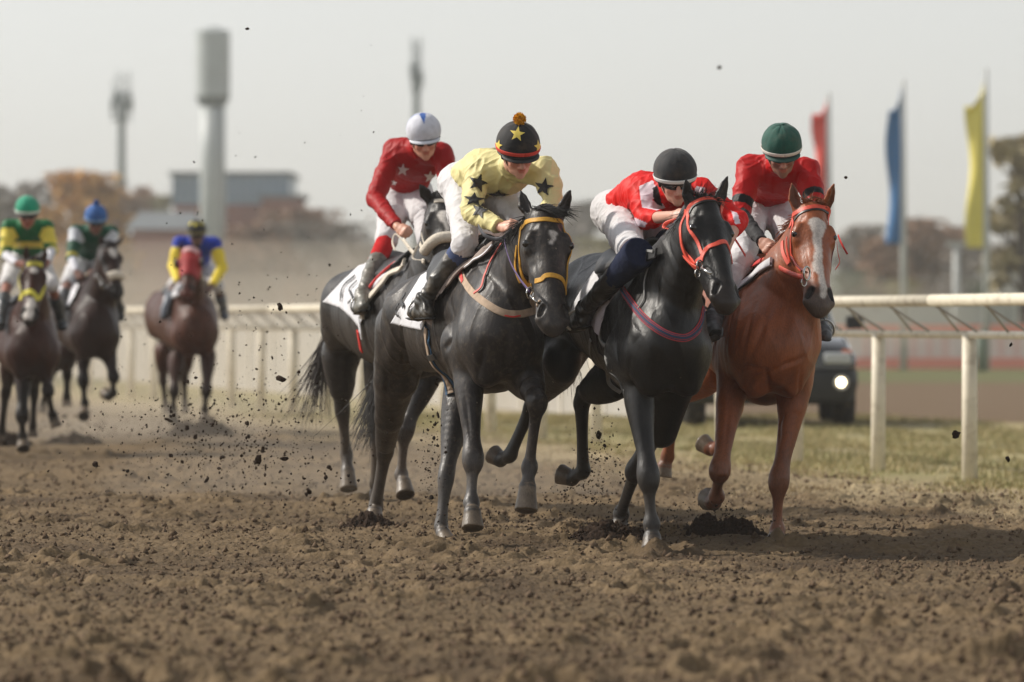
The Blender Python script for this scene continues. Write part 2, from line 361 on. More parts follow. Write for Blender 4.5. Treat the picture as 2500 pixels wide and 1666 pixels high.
def leg(f, pts, kind, side, back, thick=1.0, curled=False):
    top, jt, fet, cor, sole = [np.asarray(p, float) for p in pts]
    hind = kind == 'hind'; k = thick
    r = dict(top=.100, m1=.061, ab=.044, jt=.058, be=.037, cn=.0265, fe=.044, pa=.031, co=.045, ho=.060) if not hind else dict(top=.135, m1=.086, ab=.048, jt=.052, be=.043, cn=.034, fe=.043, pa=.034, co=.046, ho=.060)
    for q in r: r[q] *= k
    up = unit(top-jt); dn = unit(jt-fet); fd_ = unit(fet-jt); LL = dict(side=side, lab=L_LEG, k=.022)
    lu, ld = np.linalg.norm(top-jt), np.linalg.norm(fet-jt); bk = unit(back-dn*(back@dn)); pd = unit(cor-fet)
    sg = 1 if ((jt-f.cen)@side) > 0 else -1
    st = [(top, (r['top']*.8, r['top']*1.1)), (lerp(top, jt, .28), (lerp(r['top'], r['m1'], .45)*.85, lerp(r['top'], r['m1'], .45)*1.1)), (lerp(top, jt, .55), (r['m1']*.86, r['m1']*1.02)), (jt+up*min(.10, lu*.3), (r['ab']*.98, r['ab']*1.08)), (jt+up*.025, (r['jt']*.98, r['jt']*.95)), (jt+fd_*.025, (r['jt']*.94, r['jt']*.92)), (jt+fd_*min(.085, ld*.3), (r['be']*.88, r['be']*1.05)), (lerp(jt, fet, .55), (r['cn']*.9, r['cn']*1.18)), (fet-fd_*.05, (r['cn']*1.0, r['cn']*1.25)), (fet, (r['fe'], r['fe']*1.04)), (lerp(fet, cor, .5), (r['pa']*1.02, r['pa']*1.08)), (cor, (r['co']*.96, r['co']*.98))]
    f.schain([x[0] for x in st[:4]], [x[1] for x in st[:4]], 4, k=.045, lab=L_BODY if False else L_LEG, side=side)
    f.schain([x[0] for x in st[3:]], [x[1] for x in st[3:]], 4, k=.012, lab=L_LEG, side=side)
    if not hind:
        f.seg(lerp(top, jt, .22)+side*sg*.02*k, lerp(top, jt, .6)+side*sg*.012*k, (.042*k, .055*k), (.028*k, .035*k), side=side, k=.03, lab=L_LEG)
        f.seg(jt+bk*.030, jt+bk*.026+dn*.03, .022*k, .02*k, k=.02, lab=L_LEG)
        f.seg(jt-bk*.03+up*.02-side*.014, jt-bk*.03+dn*.02-side*.014, .018*k, k=.015, lab=L_LEG); f.seg(jt-bk*.03+up*.02+side*.014, jt-bk*.03+dn*.02+side*.014, .018*k, k=.015, lab=L_LEG)
    else:
        f.seg(jt+bk*.05-dn*.06, jt+bk*.03+dn*.05, .026*k, .024*k, side=side, k=.025, lab=L_LEG)
        f.seg(lerp(top, jt, .6)+bk*.03, jt+bk*.05-dn*.06, .03*k, .018*k, k=.03, lab=L_LEG)
    f.seg(lerp(jt, fet, .2)+bk*.017, fet-dn*.03+bk*.02, .018*k, .019*k, k=.025, lab=L_LEG)   # tendon
    f.seg(fet+bk*.020, fet+bk*.028+dn*.015, .024*k, .018*k, k=.02, lab=L_LEG)
    ax = unit(sole-cor)
    f.seg(cor-ax*.012, cor+ax*.004, (r['co']*.98, r['co']*.98), (r['co']*1.05, r['co']*1.05), side=side, k=.006, lab=L_LEG, endf=.5)
    f.seg(cor, sole+ax*.03, (r['co'], r['co']*1.02), (r['ho']*1.1, r['ho']*1.15), side=side, k=.003, lab=L_HOOF, cut=(sole, ax))
    # hollow sole
    f.seg(sole+ax*.012, sole+ax*.016, (r['ho']*.74, r['ho']*.78), side=side, k=.004, sub=True, lab=L_SOLE, endf=.35)

CAMP = Vector((0, 0, CAMH))
def hit(bvh, u, v, off=0.0):
    """the point of a surface seen at a pixel"""
    d = Vector(P(u, v, 30.0))-CAMP; d.normalize()
    r = bvh.ray_cast(CAMP, d)
    if r[0] is None: return None
    nn = np.array(r[1]); 
    if nn@np.array(d) > 0: nn = -nn
    return np.array(r[0])+nn*off, nn
def horse(H):
    """H: dict of the pose measured on the photograph. Returns dict with object, bvh, frames"""
    Pt = lambda t: P(t[0], t[1], t[2])
    hd = unit(A(math.sin(R(H['heading'])), -math.cos(R(H['heading'])), 0)); side = unit(np.cross(hd, A(0, 0, 1)))*-1
    if side[0] < 0: side = -side
    tr = [(Pt(t), (t[3], t[4])) for t in H['trunk']]
    allp = [t[0] for t in tr]+[Pt(p) for l in H['legs'] for p in l[1]]+[Pt(H['poll']), Pt(H['muzzle'])]+[Pt(e) for e in H['ears']]
    lo = np.min(allp, 0)-A(.36, .36, .12); hi = np.max(allp, 0)+A(.36, .36, .10)
    mx = max(t[0][2] for t in tr)+.4; hi[2] = max(hi[2], mx)
    f = Field(lo, hi, H.get('vox', .007)); f.cen = tr[1][0]
    sc = H.get('scale', 1.0)
    # trunk
    f.schain([t[0] for t in tr], [t[1] for t in tr], 4, k=.05, lab=L_BODY, side=side)
    T0, T1, T2 = tr[0][0], tr[1][0], tr[2][0]; T3, T4 = tr[-2][0], tr[-1][0]
    up = A(0, 0, 1)
    # withers, spine, hips
    wt = T1+up*(tr[1][1][1]*.86)
    f.seg(wt-hd*.05, wt-hd*.35-up*.05, (.06, .10), (.07, .1), side=side, k=.09)
    cr = T4+up*tr[-1][1][1]*.70
    for sg in (-1, 1):
        f.seg(T4+side*sg*.10+up*.05, T4-hd*.18+side*sg*.10-up*.12, (.15, .17), (.12, .16), side=side, k=.07)
        # point of shoulder, shoulder blade, triceps, pectorals
        sh = T0+side*sg*H.get('shw', .145)-up*.02
        f.seg(sh, wt-hd*.02+side*sg*.09-up*.18, (.085, .10), (.05, .09), side=side, k=.05)
        f.seg(sh-up*.06, sh-hd*.30-up*.04+side*sg*.045, (.08, .12), (.07, .13), side=side, k=.05)
        f.seg(T0+side*sg*.08*sc-up*.02+hd*.09, T0+side*sg*.095*sc-up*.20+hd*.03, (.085, .09), (.075, .085), side=side, k=.05)
    # head frame
    Pp, Pm = Pt(H['poll']), Pt(H['muzzle']); a = unit(Pm-Pp); Lh = np.linalg.norm(Pm-Pp); hs_ = Lh/.62
    yaw = R(H.get('yaw', 10)); fd = A(math.sin(yaw), -math.cos(yaw), 0); rl = R(H.get('roll', 0))
    n = unit(fd-a*(fd@a)); sv = np.cross(n, a)
    n, sv = n*math.cos(rl)+sv*math.sin(rl), sv*math.cos(rl)-n*math.sin(rl)
    hw = H.get('headw', 1.0)
    def hp(s, w_, d): return Pp+hs_*(a*s+sv*w_*hw+n*d)
    q = hs_
    # neck
    nk = [(Pt(t), (t[3], t[4])) for t in H['neck']]
    nend = (hp(.06, 0, -.16), (.078*q, .125*q))
    ch = [(T0+up*.02-hd*.10, (tr[0][1][0]*.93, .24))]+nk+[nend]
    f.schain([c_[0] for c_ in ch], [c_[1] for c_ in ch], 5, k=.07, lab=L_BODY, side=side*.8+sv*.2)
    # crest of the neck and windpipe
    f.chain([wt-hd*.02, nk[-2][0]+unit(np.cross(nk[-1][0]-nk[-2][0], side))*0, hp(-.0, 0, -.13)], [.05, .05, .04], k=.09)
    def seg(s0, w0, d0, s1, w1, d1, r0, r1, **kw):
        r0 = tuple(x*q for x in r0) if not np.isscalar(r0) else r0*q
        r1 = tuple(x*q for x in r1) if not np.isscalar(r1) else r1*q
        f.seg(hp(s0, w0, d0), hp(s1, w1, d1), r0, r1, side=sv, **kw)
    W = hw
    seg(.03, 0, -.088, .16, 0, -.105, (.070*W, .085), (.092*W, .104), k=.03, lab=0)
    seg(.16, 0, -.105, .32, 0, -.090, (.094*W, .106), (.072*W, .090), k=.03, lab=0)
    seg(.32, 0, -.090, .50, 0, -.068, (.072*W, .090), (.056*W, .066), k=.02, lab=0)
    seg(.50, 0, -.066, .565, 0, -.062, (.062*W, .062), (.058*W, .052), k=.02, lab=L_MUZ)
    seg(.18, 0, -.035, .50, 0, -.026, .034, .026, k=.025, lab=0)
    for g in (-1, 1):
        seg(.11, g*.046, -.165, .20, g*.046, -.175, (.046, .09), (.042, .075), k=.03, lab=0)
        seg(.22, g*.034, -.165, .48, g*.022, -.115, .028, .022, k=.03, lab=0)
        seg(.145, g*.072, -.052, .190, g*.074, -.060, .026, .024, k=.035, lab=0)     # orbit
        seg(.125, g*.068, -.030, .168, g*.090, -.036, .013, .011, k=.02, lab=0)    # brow
        seg(.085, g*.062, -.020, .10, g*.066, -.026, .012, .011, k=.022, sub=True)  # hollow above the eye
        seg(.215, g*.074, -.085, .36, g*.056, -.078, .012, .009, k=.015, lab=0)     # facial crest
        seg(.485, g*.036, -.048, .55, g*.046, -.056, .026, .030, k=.014, lab=L_MUZ) # nostril wing
        seg(.512, g*.046, -.016, .540, g*.056, -.034, (.015, .017), (.011, .015), k=.008, sub=True, lab=L_NOST)
        seg(.50, g*.060, -.100, .580, g*.034, -.092, .006, .006, k=.006, sub=True, lab=L_NOST)
    seg(.545, 0, -.108, .575, 0, -.106, (.034, .026), (.028, .02), k=.014, lab=L_MUZ)
    seg(.585, 0, -.058, .60, 0, -.064, (.042, .034), (.034, .028), k=.015, lab=L_MUZ)
    # ears
    tips = [Pt(e) for e in H['ears']]
    for g, tip in zip((-1, 1), tips):
        b = hp(.005, g*.062, -.075); d = tip-b; dl = unit(d)
        es = unit(np.cross(n*.8+side*g*.3, dl)); fr = unit(np.cross(dl, es)); 
        if fr[1] > 0: fr = -fr
        m_ = b+d*.42+side*g*.004; kw = dict(side=es, lab=0)
        f.seg(b-dl*.03, b+d*.12, (.03, .032), (.026, .026), k=.02, **kw)
        f.seg(b+d*.12, m_, (.026, .026), (.034, .020), k=.008, **kw)
        f.seg(m_, b+d*.75, (.034, .020), (.023, .014), k=.004, **kw)
        f.seg(b+d*.75, tip, (.023, .014), (.006, .006), k=.004, **kw)
        f.seg(b+d*.16+fr*.024, m_+fr*.021, (.013, .016), (.022, .016), side=es, k=.006, sub=True, lab=L_EARIN)
        f.seg(m_+fr*.021, b+d*.86+fr*.013, (.022, .016), (.007, .008), side=es, k=.006, sub=True, lab=L_EARIN)
    for ex in H.get('extra', []):
        f.seg(Pt(ex[0]), Pt(ex[1]), ex[2], ex[3], side=side, k=ex[4] if len(ex) > 4 else .05, lab=0)
    for kind, pts, th in H['legs']:
        leg(f, [Pt(p) for p in pts], kind, side, -hd, th)
    V, Fc, lab, E, deg = f.mesh(1)
    # ---- coat colours
    C = np.zeros((len(V), 3)); base = np.array(H['coat']); C[:] = base
    C[:] *= (1+.10*noise3(V[:, 0]*6, V[:, 1]*6, V[:, 2]*6))[:, None]
    legc = np.array(H.get('legc', base)); h = V[:, 2]
    t = np.clip((H.get('legtop', .75)-h)/.35, 0, 1)*(lab != L_HOOF); C = C*(1-t[:, None])+legc*t[:, None]
    du = np.array(srgb(108, 98, 86)); t = np.clip((.62-h)/.6, 0, 1)*.40*(1+.5*noise3(V[:, 0]*14, V[:, 1]*14, V[:, 2]*14))*H.get('dust', 1); C = C*(1-t[:, None])+du*t[:, None]; C *= (1+.22*noise3(V[:, 0]*2.5, V[:, 1]*2.5, V[:, 2]*2.5)+.10*noise3(V[:, 0]*16, V[:, 1]*16, V[:, 2]*7))[:, None]
    d = V-Pp; hs = (d@a)/hs_; hwid = (d@sv)/hs_; hn = (d@n)/hs_
    inhead = (hs > -.02) & (hs < .68) & (np.abs(hwid) < .14) & (hn > -.25) & (hn < .06) & (np.linalg.norm(V-lerp(Pp, Pm, .5), axis=1) < .4)
    mz = np.array(H.get('muzc', (.03, .028, .027))); t = np.clip((hs-.44)/.10, 0, 1)*inhead; C = C*(1-t[:, None])+mz*t[:, None]
    for mk in H.get('marks', []):     # marking = list of (s, centre, halfwidth)
        ss = np.array([m[0] for m in mk]); cc = np.interp(hs, ss, [m[1] for m in mk]); ww = np.interp(hs, ss, [m[2] for m in mk])
        ww = ww+.006*noise3(V[:, 0]*60, V[:, 1]*60, V[:, 2]*60)
        t = np.clip((ww-np.abs(hwid-cc))/.006+.5, 0, 1)*np.clip((hs-ss[0])/.006, 0, 1)*np.clip((ss[-1]-hs)/.006, 0, 1)*inhead*(hn > -.10); t *= .92
        C = C*(1-t[:, None])+np.array(srgb(205, 198, 190))*t[:, None]
    C[(lab == L_EARIN)] = base*.45+np.array(srgb(60, 50, 44))*.25
    nm = (lab == L_NOST) & inhead; C[nm] = (.006, .004, .004)
    hf = np.array(H.get('hoofc', srgb(104, 92, 78))); hm = lab == L_HOOF
    C[hm] = hf*(1+.22*noise3(V[hm, 0]*30, V[hm, 1]*30, V[hm, 2]*60))[:, None]; C[lab == L_SOLE] = srgb(38, 31, 25)
    sm = C.copy()
    for k in range(3): sm[:, k] = (np.bincount(E[:, 0], C[E[:, 1], k], len(V))+np.bincount(E[:, 1], C[E[:, 0], k], len(V)))/deg
    C = .5*C+.5*sm
    rs_ = np.random.default_rng(len(V)); sp = rs_.integers(0, len(V), int(90*H.get('dust', 1))); C[sp] = np.array(srgb(140, 126, 110))*(.4+.9*rs_.random((len(sp), 1)))
    # fine relief: veins, folds of skin on the shoulder and neck
    N = vnormals(V, Fc)
    wr = noise3(V[:, 0]*9+.5*V[:, 2], V[:, 1]*9, V[:, 2]*3.2); amp = .0065*H.get('relief', 1)*np.clip((h-.6)/.3, 0, 1)*(~inhead)
    ridg = 1-np.abs(noise3(V[:, 0]*7+V[:, 2]*2.5, V[:, 1]*7, V[:, 2]*2+V[:, 0]*3))*2
    rib = noise3(V[:, 0]*4+V[:, 1]*3.2, V[:, 1]*1.5, V[:, 2]*1.2)
    V = V+N*(amp*(.7*wr+1.1*np.clip(ridg, 0, 1)**3+.9*rib))[:, None]
    if 'folds' in H:
        fo = np.clip(1-np.abs(noise3(V[:, 0]*13-V[:, 2]*5, V[:, 1]*9, V[:, 2]*1.8+V[:, 0]*5))*3, 0, 1); V = V+N*(fo*H['folds']*np.clip((h-.8)/.2, 0, 1)*np.clip((1.45-h)/.15, 0, 1)*(~inhead))[:, None]
    pre = BVHTree.FromPolygons([tuple(v) for v in V], [tuple(int(i) for i in x) for x in Fc])
    for pts, dep, wd in H.get('strokes', []):       # creases and swells of the muscles
        Wp = [hit(pre, *p) for p in pts]; Wp = [w_[0] for w_ in Wp if w_]
        if len(Wp) < 2: continue
        Cv = catmull(Wp, 6); lo_, hi_ = Cv.min(0)-wd*3, Cv.max(0)+wd*3
        ii = np.where(np.all((V > lo_) & (V < hi_), axis=1))[0]
        D2 = np.full(len(ii), 9.0); tt = np.zeros(len(ii))
        for i in range(len(Cv)-1):
            ab = Cv[i+1]-Cv[i]; t = np.clip(((V[ii]-Cv[i])@ab)/(ab@ab+1e-9), 0, 1); q_ = ((V[ii]-Cv[i]-t[:, None]*ab)**2).sum(1); m_ = q_ < D2; D2[m_] = q_[m_]; tt[m_] = ((i+t)/(len(Cv)-1))[m_]
        fade = np.sin(np.clip(tt, .04, .96)*math.pi)**.6
        V[ii] -= N[ii]*(dep*fade*np.exp(-D2/wd**2))[:, None]
    root = thing(H['name'], H['label'], 'horse', (T1[0], T1[1], 0), H.get('group'))
    body = mesh_obj('body', V, Fc, coat_mat(H.get('kind', 'black')), root, cols=C)
    for g in (-1, 1):
        e = MB().ball(hp(.172, g*.083*W, -.043), .0195*q, 14); e.build('eye', M_eye, root, smooth=True)
    bvh = BVHTree.FromPolygons([tuple(v) for v in V], [tuple(int(i) for i in x) for x in Fc])
    return dict(root=root, body=body, bvh=bvh, hp=hp, a=a, n=n, sv=sv, side=side, hd=hd, q=q, tr=tr, V=V)

def strap(mb, bvh, pts, wid, off=.004, mi=0, col=None, th=.0025, closed=False, n=8, project=True):
    """flat strap through pixels lying on a body. pts: (u,v) on the surface or (u,v,Z) nearest surface"""
    W = []
    for p in pts:
        if len(p) == 2:
            r = hit(bvh, *p)
            if r is None: continue
            W.append(r[0])
        else:
            q = P(*p)
            if project: q = np.array(bvh.find_nearest(Vector(q))[0])
            W.append(q)
    if len(W) < 2: return None
    C = catmull(W, n); out = []; nr = []
    for c in C:
        r = bvh.find_nearest(Vector(c)); nn = np.array(r[1]); out.append(np.array(r[0])+nn*off); nr.append(nn)
    for _ in range(2):
        o2 = [out[0]]+[(out[i-1]+2*out[i]+out[i+1])/4 for i in range(1, len(out)-1)]+[out[-1]]; out = o2
        n2 = [nr[0]]+[unit(nr[i-1]+2*nr[i]+nr[i+1]) for i in range(1, len(nr)-1)]+[nr[-1]]; nr = n2
    mb.ribbon(out, nr, wid, th, mi, col); return out
def rope(mb, pts, r, n=6, mi=0, col=None, sq=None, k=8):
    mb.tube(catmull([P(*p) if len(p) == 3 else p for p in pts], k), r, n, mi, col, sq=sq)
# ------------------------------------------------------------------ the seven horses (measured poses)
H1 = dict(name='racehorse', heading=15, yaw=12, roll=0, kind='dusty', vox=.007,
  label='charcoal racehorse in a yellow bridle under the rider in yellow with black stars',
  coat=srgb(36, 31, 29), legc=srgb(52, 51, 53), muzc=srgb(56, 52, 50), legtop=.6, dust=1.0,
  shw=.135, trunk=[(1226, 815, 30.2, .185, .25), (1196, 785, 30.65, .225, .35), (1148, 778, 31.05, .265, .345), (1095, 780, 31.5, .235, .30), (1045, 785, 31.9, .195, .275)],
  extra=[((990, 800, 32.05), (968, 920, 32.25), .17, .125), ((968, 920, 32.25), (950, 1020, 32.55), .118, .082), ((950, 1020, 32.55), (941, 1085, 32.85), .08, .056, .02), ((1205, 885, 30.5), (1170, 880, 30.9), .165, .17), ((1275, 900, 30.35), (1300, 950, 30.12), .10, .07)],
  neck=[(1228, 715, 30.35, .16, .27), (1280, 640, 30.15, .125, .21)],
  strokes=[([(1100, 740), (1096, 840), (1098, 925)], .014, .022), ([(1184, 830), (1176, 880), (1166, 930)], .009, .02), ([(1226, 962), (1258, 945), (1292, 925)], .010, .018), ([(982, 780), (986, 856), (1002, 900), (1024, 932)], .026, .028), ([(1020, 830), (1040, 880), (1062, 925)], -.010, .05), ([(960, 800), (955, 860), (950, 920)], -.012, .05), ([(1010, 700), (990, 740), (975, 790)], -.010, .05), ([(946, 900), (944, 950), (942, 1000)], .008, .016), ([(1215, 640), (1190, 700), (1170, 760)], .008, .03), ([(1140, 700), (1125, 780), (1118, 860)], -.010, .035), ([(1240, 800), (1238, 850), (1236, 900)], .010, .022), ([(1300, 650), (1285, 700), (1262, 740)], .008, .025), ([(1135, 960), (1142, 1020), (1148, 1070)], .006, .012), ([(1120, 960), (1132, 1030)], -.006, .014), ([(1050, 850), (1060, 900), (1080, 940)], .005, .03), ([(1325, 545), (1330, 560)], .004, .01), ([(1300, 600), (1306, 650), (1314, 700)], .005, .014)],
  poll=(1338, 505, 29.75), muzzle=(1358, 800, 29.40), headw=1.1, ears=[(1271, 468, 29.85), (1393, 465, 29.8)],
  marks=[[(.12, .012, .012), (.135, .018, .018), (.155, .010, .014), (.17, .016, .012), (.185, .004, .010), (.20, .002, .006)]],
  legs=[('fore', [(1143, 900, 30.35), (1155, 1120, 30.1), (1151, 1229, 30.05), (1153, 1252, 29.99), (1154, 1291, 29.955)], 1.0),
        ('fore', [(1272, 920, 30.4), (1313, 978, 30.0), (1293, 1140, 30.1), (1288, 1190, 30.06), (1284, 1248, 30.02)], 1.0),
        ('hind', [(1125, 950, 31.3), (1089, 1165, 31.0), (1077, 1285, 30.95), (1082, 1304, 30.9), (1094, 1330, 30.85)], .88),
        ('hind', [(960, 890, 32.35), (941, 1100, 32.95), (918, 1235, 33.25), (914, 1252, 33.2), (912, 1280, 33.15)], 1.0)])
H2 = dict(name='racehorse', heading=13, yaw=26, roll=0, kind='black', vox=.007, relief=.65,
  label='jet black racehorse in a coral red bridle with a red and blue breast strap',
  coat=srgb(12, 11, 11), legc=srgb(26, 27, 30), muzc=srgb(40, 32, 28), hoofc=srgb(84, 74, 64), legtop=.62, dust=.7,
  trunk=[(1630, 838, 29.5, .19, .25), (1605, 795, 29.9, .25, .35), (1560, 780, 30.35, .29, .345), (1510, 765, 30.85, .26, .30), (1463, 740, 31.3, .22, .28)],
  neck=[(1625, 745, 29.65, .165, .29), (1660, 650, 29.45, .13, .22)],
  extra=[((1640, 930, 29.8), (1615, 1055, 30.0), .125, .085), ((1600, 880, 29.85), (1560, 880, 30.3), .17, .17), ((1500, 930, 31.0), (1440, 950, 31.1), .085, .06, .02), ((1400, 790, 31.4), (1360, 900, 31.45), .17, .11), ((1360, 900, 31.45), (1310, 970, 31.7), .10, .06, .02)],
  strokes=[([(1508, 750), (1506, 810), (1510, 880)], .012, .02), ([(1620, 650), (1602, 700), (1600, 760)], .012, .026), ([(1545, 770), (1550, 810), (1560, 830)], -.014, .03), ([(1600, 860), (1602, 910), (1604, 950)], .010, .02), ([(1660, 860), (1664, 910), (1650, 960)], .008, .02), ([(1680, 600), (1672, 680), (1660, 740)], .008, .028), ([(1565, 970), (1572, 1040), (1578, 1100)], .006, .012), ([(1620, 960), (1600, 1040)], .007, .016), ([(1540, 880), (1548, 940)], .008, .018), ([(1440, 640), (1425, 690), (1420, 740)], .007, .03), ([(1715, 560), (1728, 610), (1745, 660)], .005, .014)],
  poll=(1733, 478, 29.25), muzzle=(1790, 742, 28.85), headw=1.08, ears=[(1674, 436, 29.25), (1776, 432, 29.35)],
  marks=[],
  legs=[('fore', [(1556, 930, 29.65), (1583, 1164, 29.45), (1591, 1280, 29.45), (1592, 1314, 29.43), (1592, 1344, 29.40)], 1.02),
        ('fore', [(1642, 955, 29.85), (1552, 1150, 30.25), (1517, 1255, 30.7), (1513, 1280, 30.7), (1508, 1312, 30.65)], 1.0),
        ('hind', [(1372, 880, 31.3), (1302, 985, 31.75), (1245, 1112, 31.9), (1222, 1122, 31.98), (1202, 1108, 32.02)], .95),
        ('hind', [(1498, 920, 31.0), (1420, 975, 31.15), (1424, 1150, 31.3), (1396, 1168, 31.38), (1366, 1157, 31.42)], .95)])
H3 = dict(name='racehorse', heading=9, yaw=10, roll=0, kind='chestnut', vox=.007, folds=.0028, relief=.4,
  label='chestnut racehorse with a long white blaze and a coral red bridle',
  coat=srgb(142, 78, 44), legc=srgb(112, 66, 42), muzc=srgb(84, 70, 62), legtop=.7, dust=.45,
  trunk=[(1882, 845, 30.6, .235, .25), (1862, 800, 31.05, .29, .34), (1835, 790, 31.5, .32, .35), (1800, 778, 32.0, .29, .31), (1765, 765, 32.4, .26, .28)],
  neck=[(1905, 745, 30.75, .18, .30), (1940, 655, 30.6, .135, .215)],
  extra=[((1868, 905, 30.9), (1850, 890, 31.3), .19, .19), ((1962, 700, 30.5), (1950, 830, 30.65), .08, .12), ((1790, 900, 30.8), (1780, 975, 30.7), .085, .055), ((1945, 900, 30.8), (1930, 990, 30.75), .095, .065)],
  strokes=[([(1870, 905), (1875, 930), (1879, 955)], .018, .014), ([(1872, 908), (1834, 931), (1804, 978)], .015, .016), ([(1868, 903), (1817, 897), (1793, 935), (1784, 978)], .014, .014), ([(1846, 740), (1826, 807), (1812, 885)], .010, .014), ([(1893, 720), (1859, 811), (1826, 888)], .014, .018), ([(1876, 914), (1915, 892), (1965, 872)], .014, .016), ([(1772, 715), (1750, 800), (1748, 850)], .009, .014), ([(1802, 690), (1782, 790), (1776, 880)], .008, .012), ([(1824, 676), (1806, 770), (1795, 860)], -.007, .014), ([(1915, 960), (1908, 1020), (1902, 1085)], .010, .012), ([(1955, 900), (1950, 960), (1940, 1010)], .008, .016), ([(1780, 985), (1775, 1050), (1768, 1110)], .007, .010), ([(1885, 925), (1912, 940), (1935, 965)], -.010, .025), ([(1850, 935), (1838, 960), (1825, 985)], -.010, .022), ([(1940, 690), (1925, 760), (1905, 830)], .010, .022), ([(1975, 760), (1965, 820), (1940, 860)], .007, .02), ([(1962, 600), (1968, 640), (1978, 680)], .006, .014), ([(2028, 590), (2030, 640)], .005, .012)],
  poll=(1988, 492, 30.45), muzzle=(2008, 752, 30.05), headw=1.05, ears=[(1933, 449, 30.5), (2036, 449, 30.45)],
  marks=[[(.09, .0, .010), (.11, .008, .040), (.14, .010, .044), (.17, .008, .034), (.22, .002, .024), (.30, .0, .018), (.36, -.006, .024), (.40, -.006, .024), (.43, .006, .014), (.48, .012, .018), (.53, .012, .018), (.56, .010, .008)]],
  legs=[('fore', [(1790, 940, 30.8), (1757, 1150, 30.45), (1750, 1212, 30.68), (1742, 1226, 30.80), (1728, 1218, 30.90)], 1.0),
        ('fore', [(1945, 940, 30.8), (1901, 1174, 30.65), (1898, 1296, 30.68), (1895, 1312, 30.65), (1893, 1328, 30.6)], .98),
        ('hind', [(1800, 900, 32.3), (1795, 1000, 32.5), (1752, 1098, 32.7), (1735, 1096, 32.75), (1714, 1080, 32.8)], .92),
        ('hind', [(1740, 900, 32.3), (1650, 985, 32.6), (1630, 1115, 32.8), (1622, 1140, 32.8), (1618, 1165, 32.8)], .92)])
H4 = dict(name='racehorse', heading=14, yaw=8, roll=0, kind='grey', vox=.008,
  label='dark racehorse with a thick white sheepskin noseband, partly hidden behind the charcoal horse',
  coat=srgb(36, 33, 32), legc=srgb(70, 62, 56), muzc=srgb(46, 44, 43), legtop=.7, dust=1.0,
  trunk=[(1055, 815, 34.6, .19, .25), (1030, 785, 35.0, .26, .34), (985, 775, 35.5, .29, .34), (930, 765, 36.1, .27, .31), (880, 757, 36.5, .22, .26)],
  extra=[((852, 790, 36.7), (838, 870, 36.8), .15, .11), ((838, 870, 36.8), (836, 960, 36.85), .095, .06, .02)],
  neck=[(1045, 720, 34.75, .16, .27), (1065, 640, 34.6, .125, .21)],
  poll=(1082, 468, 34.5), muzzle=(1108, 705, 34.1), headw=1.05, ears=[(1024, 450, 34.5), (1138, 446, 34.5)],
  marks=[[(.12, 0, .03), (.15, 0, .045), (.19, 0, .03), (.22, 0, .012), (.26, 0, .008)]],
  legs=[('fore', [(1040, 930, 34.9), (988, 1050, 34.8), (980, 1160, 34.9), (986, 1180, 34.85), (990, 1210, 34.8)], 1.0),
        ('fore', [(1100, 900, 34.9), (1152, 975, 34.6), (1146, 1050, 34.9), (1144, 1062, 35.0), (1140, 1080, 35.05)], .9),
        ('hind', [(826, 870, 36.8), (836, 1000, 36.9), (846, 1110, 37.0), (849, 1152, 36.95), (851, 1196, 36.9)], .98),
        ('hind', [(925, 880, 36.5), (918, 1040, 36.7), (917, 1180, 36.9), (918, 1205, 36.9), (919, 1228, 36.85)], .95)])
H5 = dict(name='racehorse', heading=8, yaw=2, kind='bay', vox=.012,
  label='dark bay racehorse with white nose in a yellow bridle at the left edge',
  coat=srgb(54, 27, 18), legc=srgb(26, 20, 18), muzc=srgb(34, 26, 24), legtop=.9, dust=.2,
  trunk=[(78, 850, 49.9, .20, .25), (68, 830, 50.35, .26, .34), (60, 825, 50.8, .29, .34), (45, 820, 51.3, .26, .3), (32, 812, 51.8, .24, .275)],
  neck=[(80, 785, 50.1, .165, .25), (82, 735, 49.9, .125, .2)],
  poll=(86, 626, 49.7), muzzle=(70, 782, 49.3), headw=1.05, ears=[(64, 598, 49.7), (112, 600, 49.7)],
  marks=[[(.10, 0, .02), (.13, .0, .035), (.17, .0, .02)], [(.40, .01, .015), (.45, .01, .035), (.56, -.01, .04), (.6, -.01, .03)]],
  legs=[('fore', [(58, 900, 50.2), (54, 1015, 50.0), (55, 1066, 50.1), (56, 1080, 50.1), (57, 1098, 50.05)], 1.05),
        ('fore', [(110, 890, 50.1), (117, 955, 49.8), (128, 1012, 50.2), (132, 1026, 50.2), (138, 1044, 50.2)], 1.0),
        ('hind', [(30, 870, 51.6), (14, 960, 51.9), (4, 1050, 52.3), (0, 1062, 52.3), (-2, 1075, 52.3)], 1.0),
        ('hind', [(90, 870, 51.6), (84, 960, 51.9), (80, 1040, 52.1), (80, 1055, 52.1), (80, 1068, 52.1)], .9)])
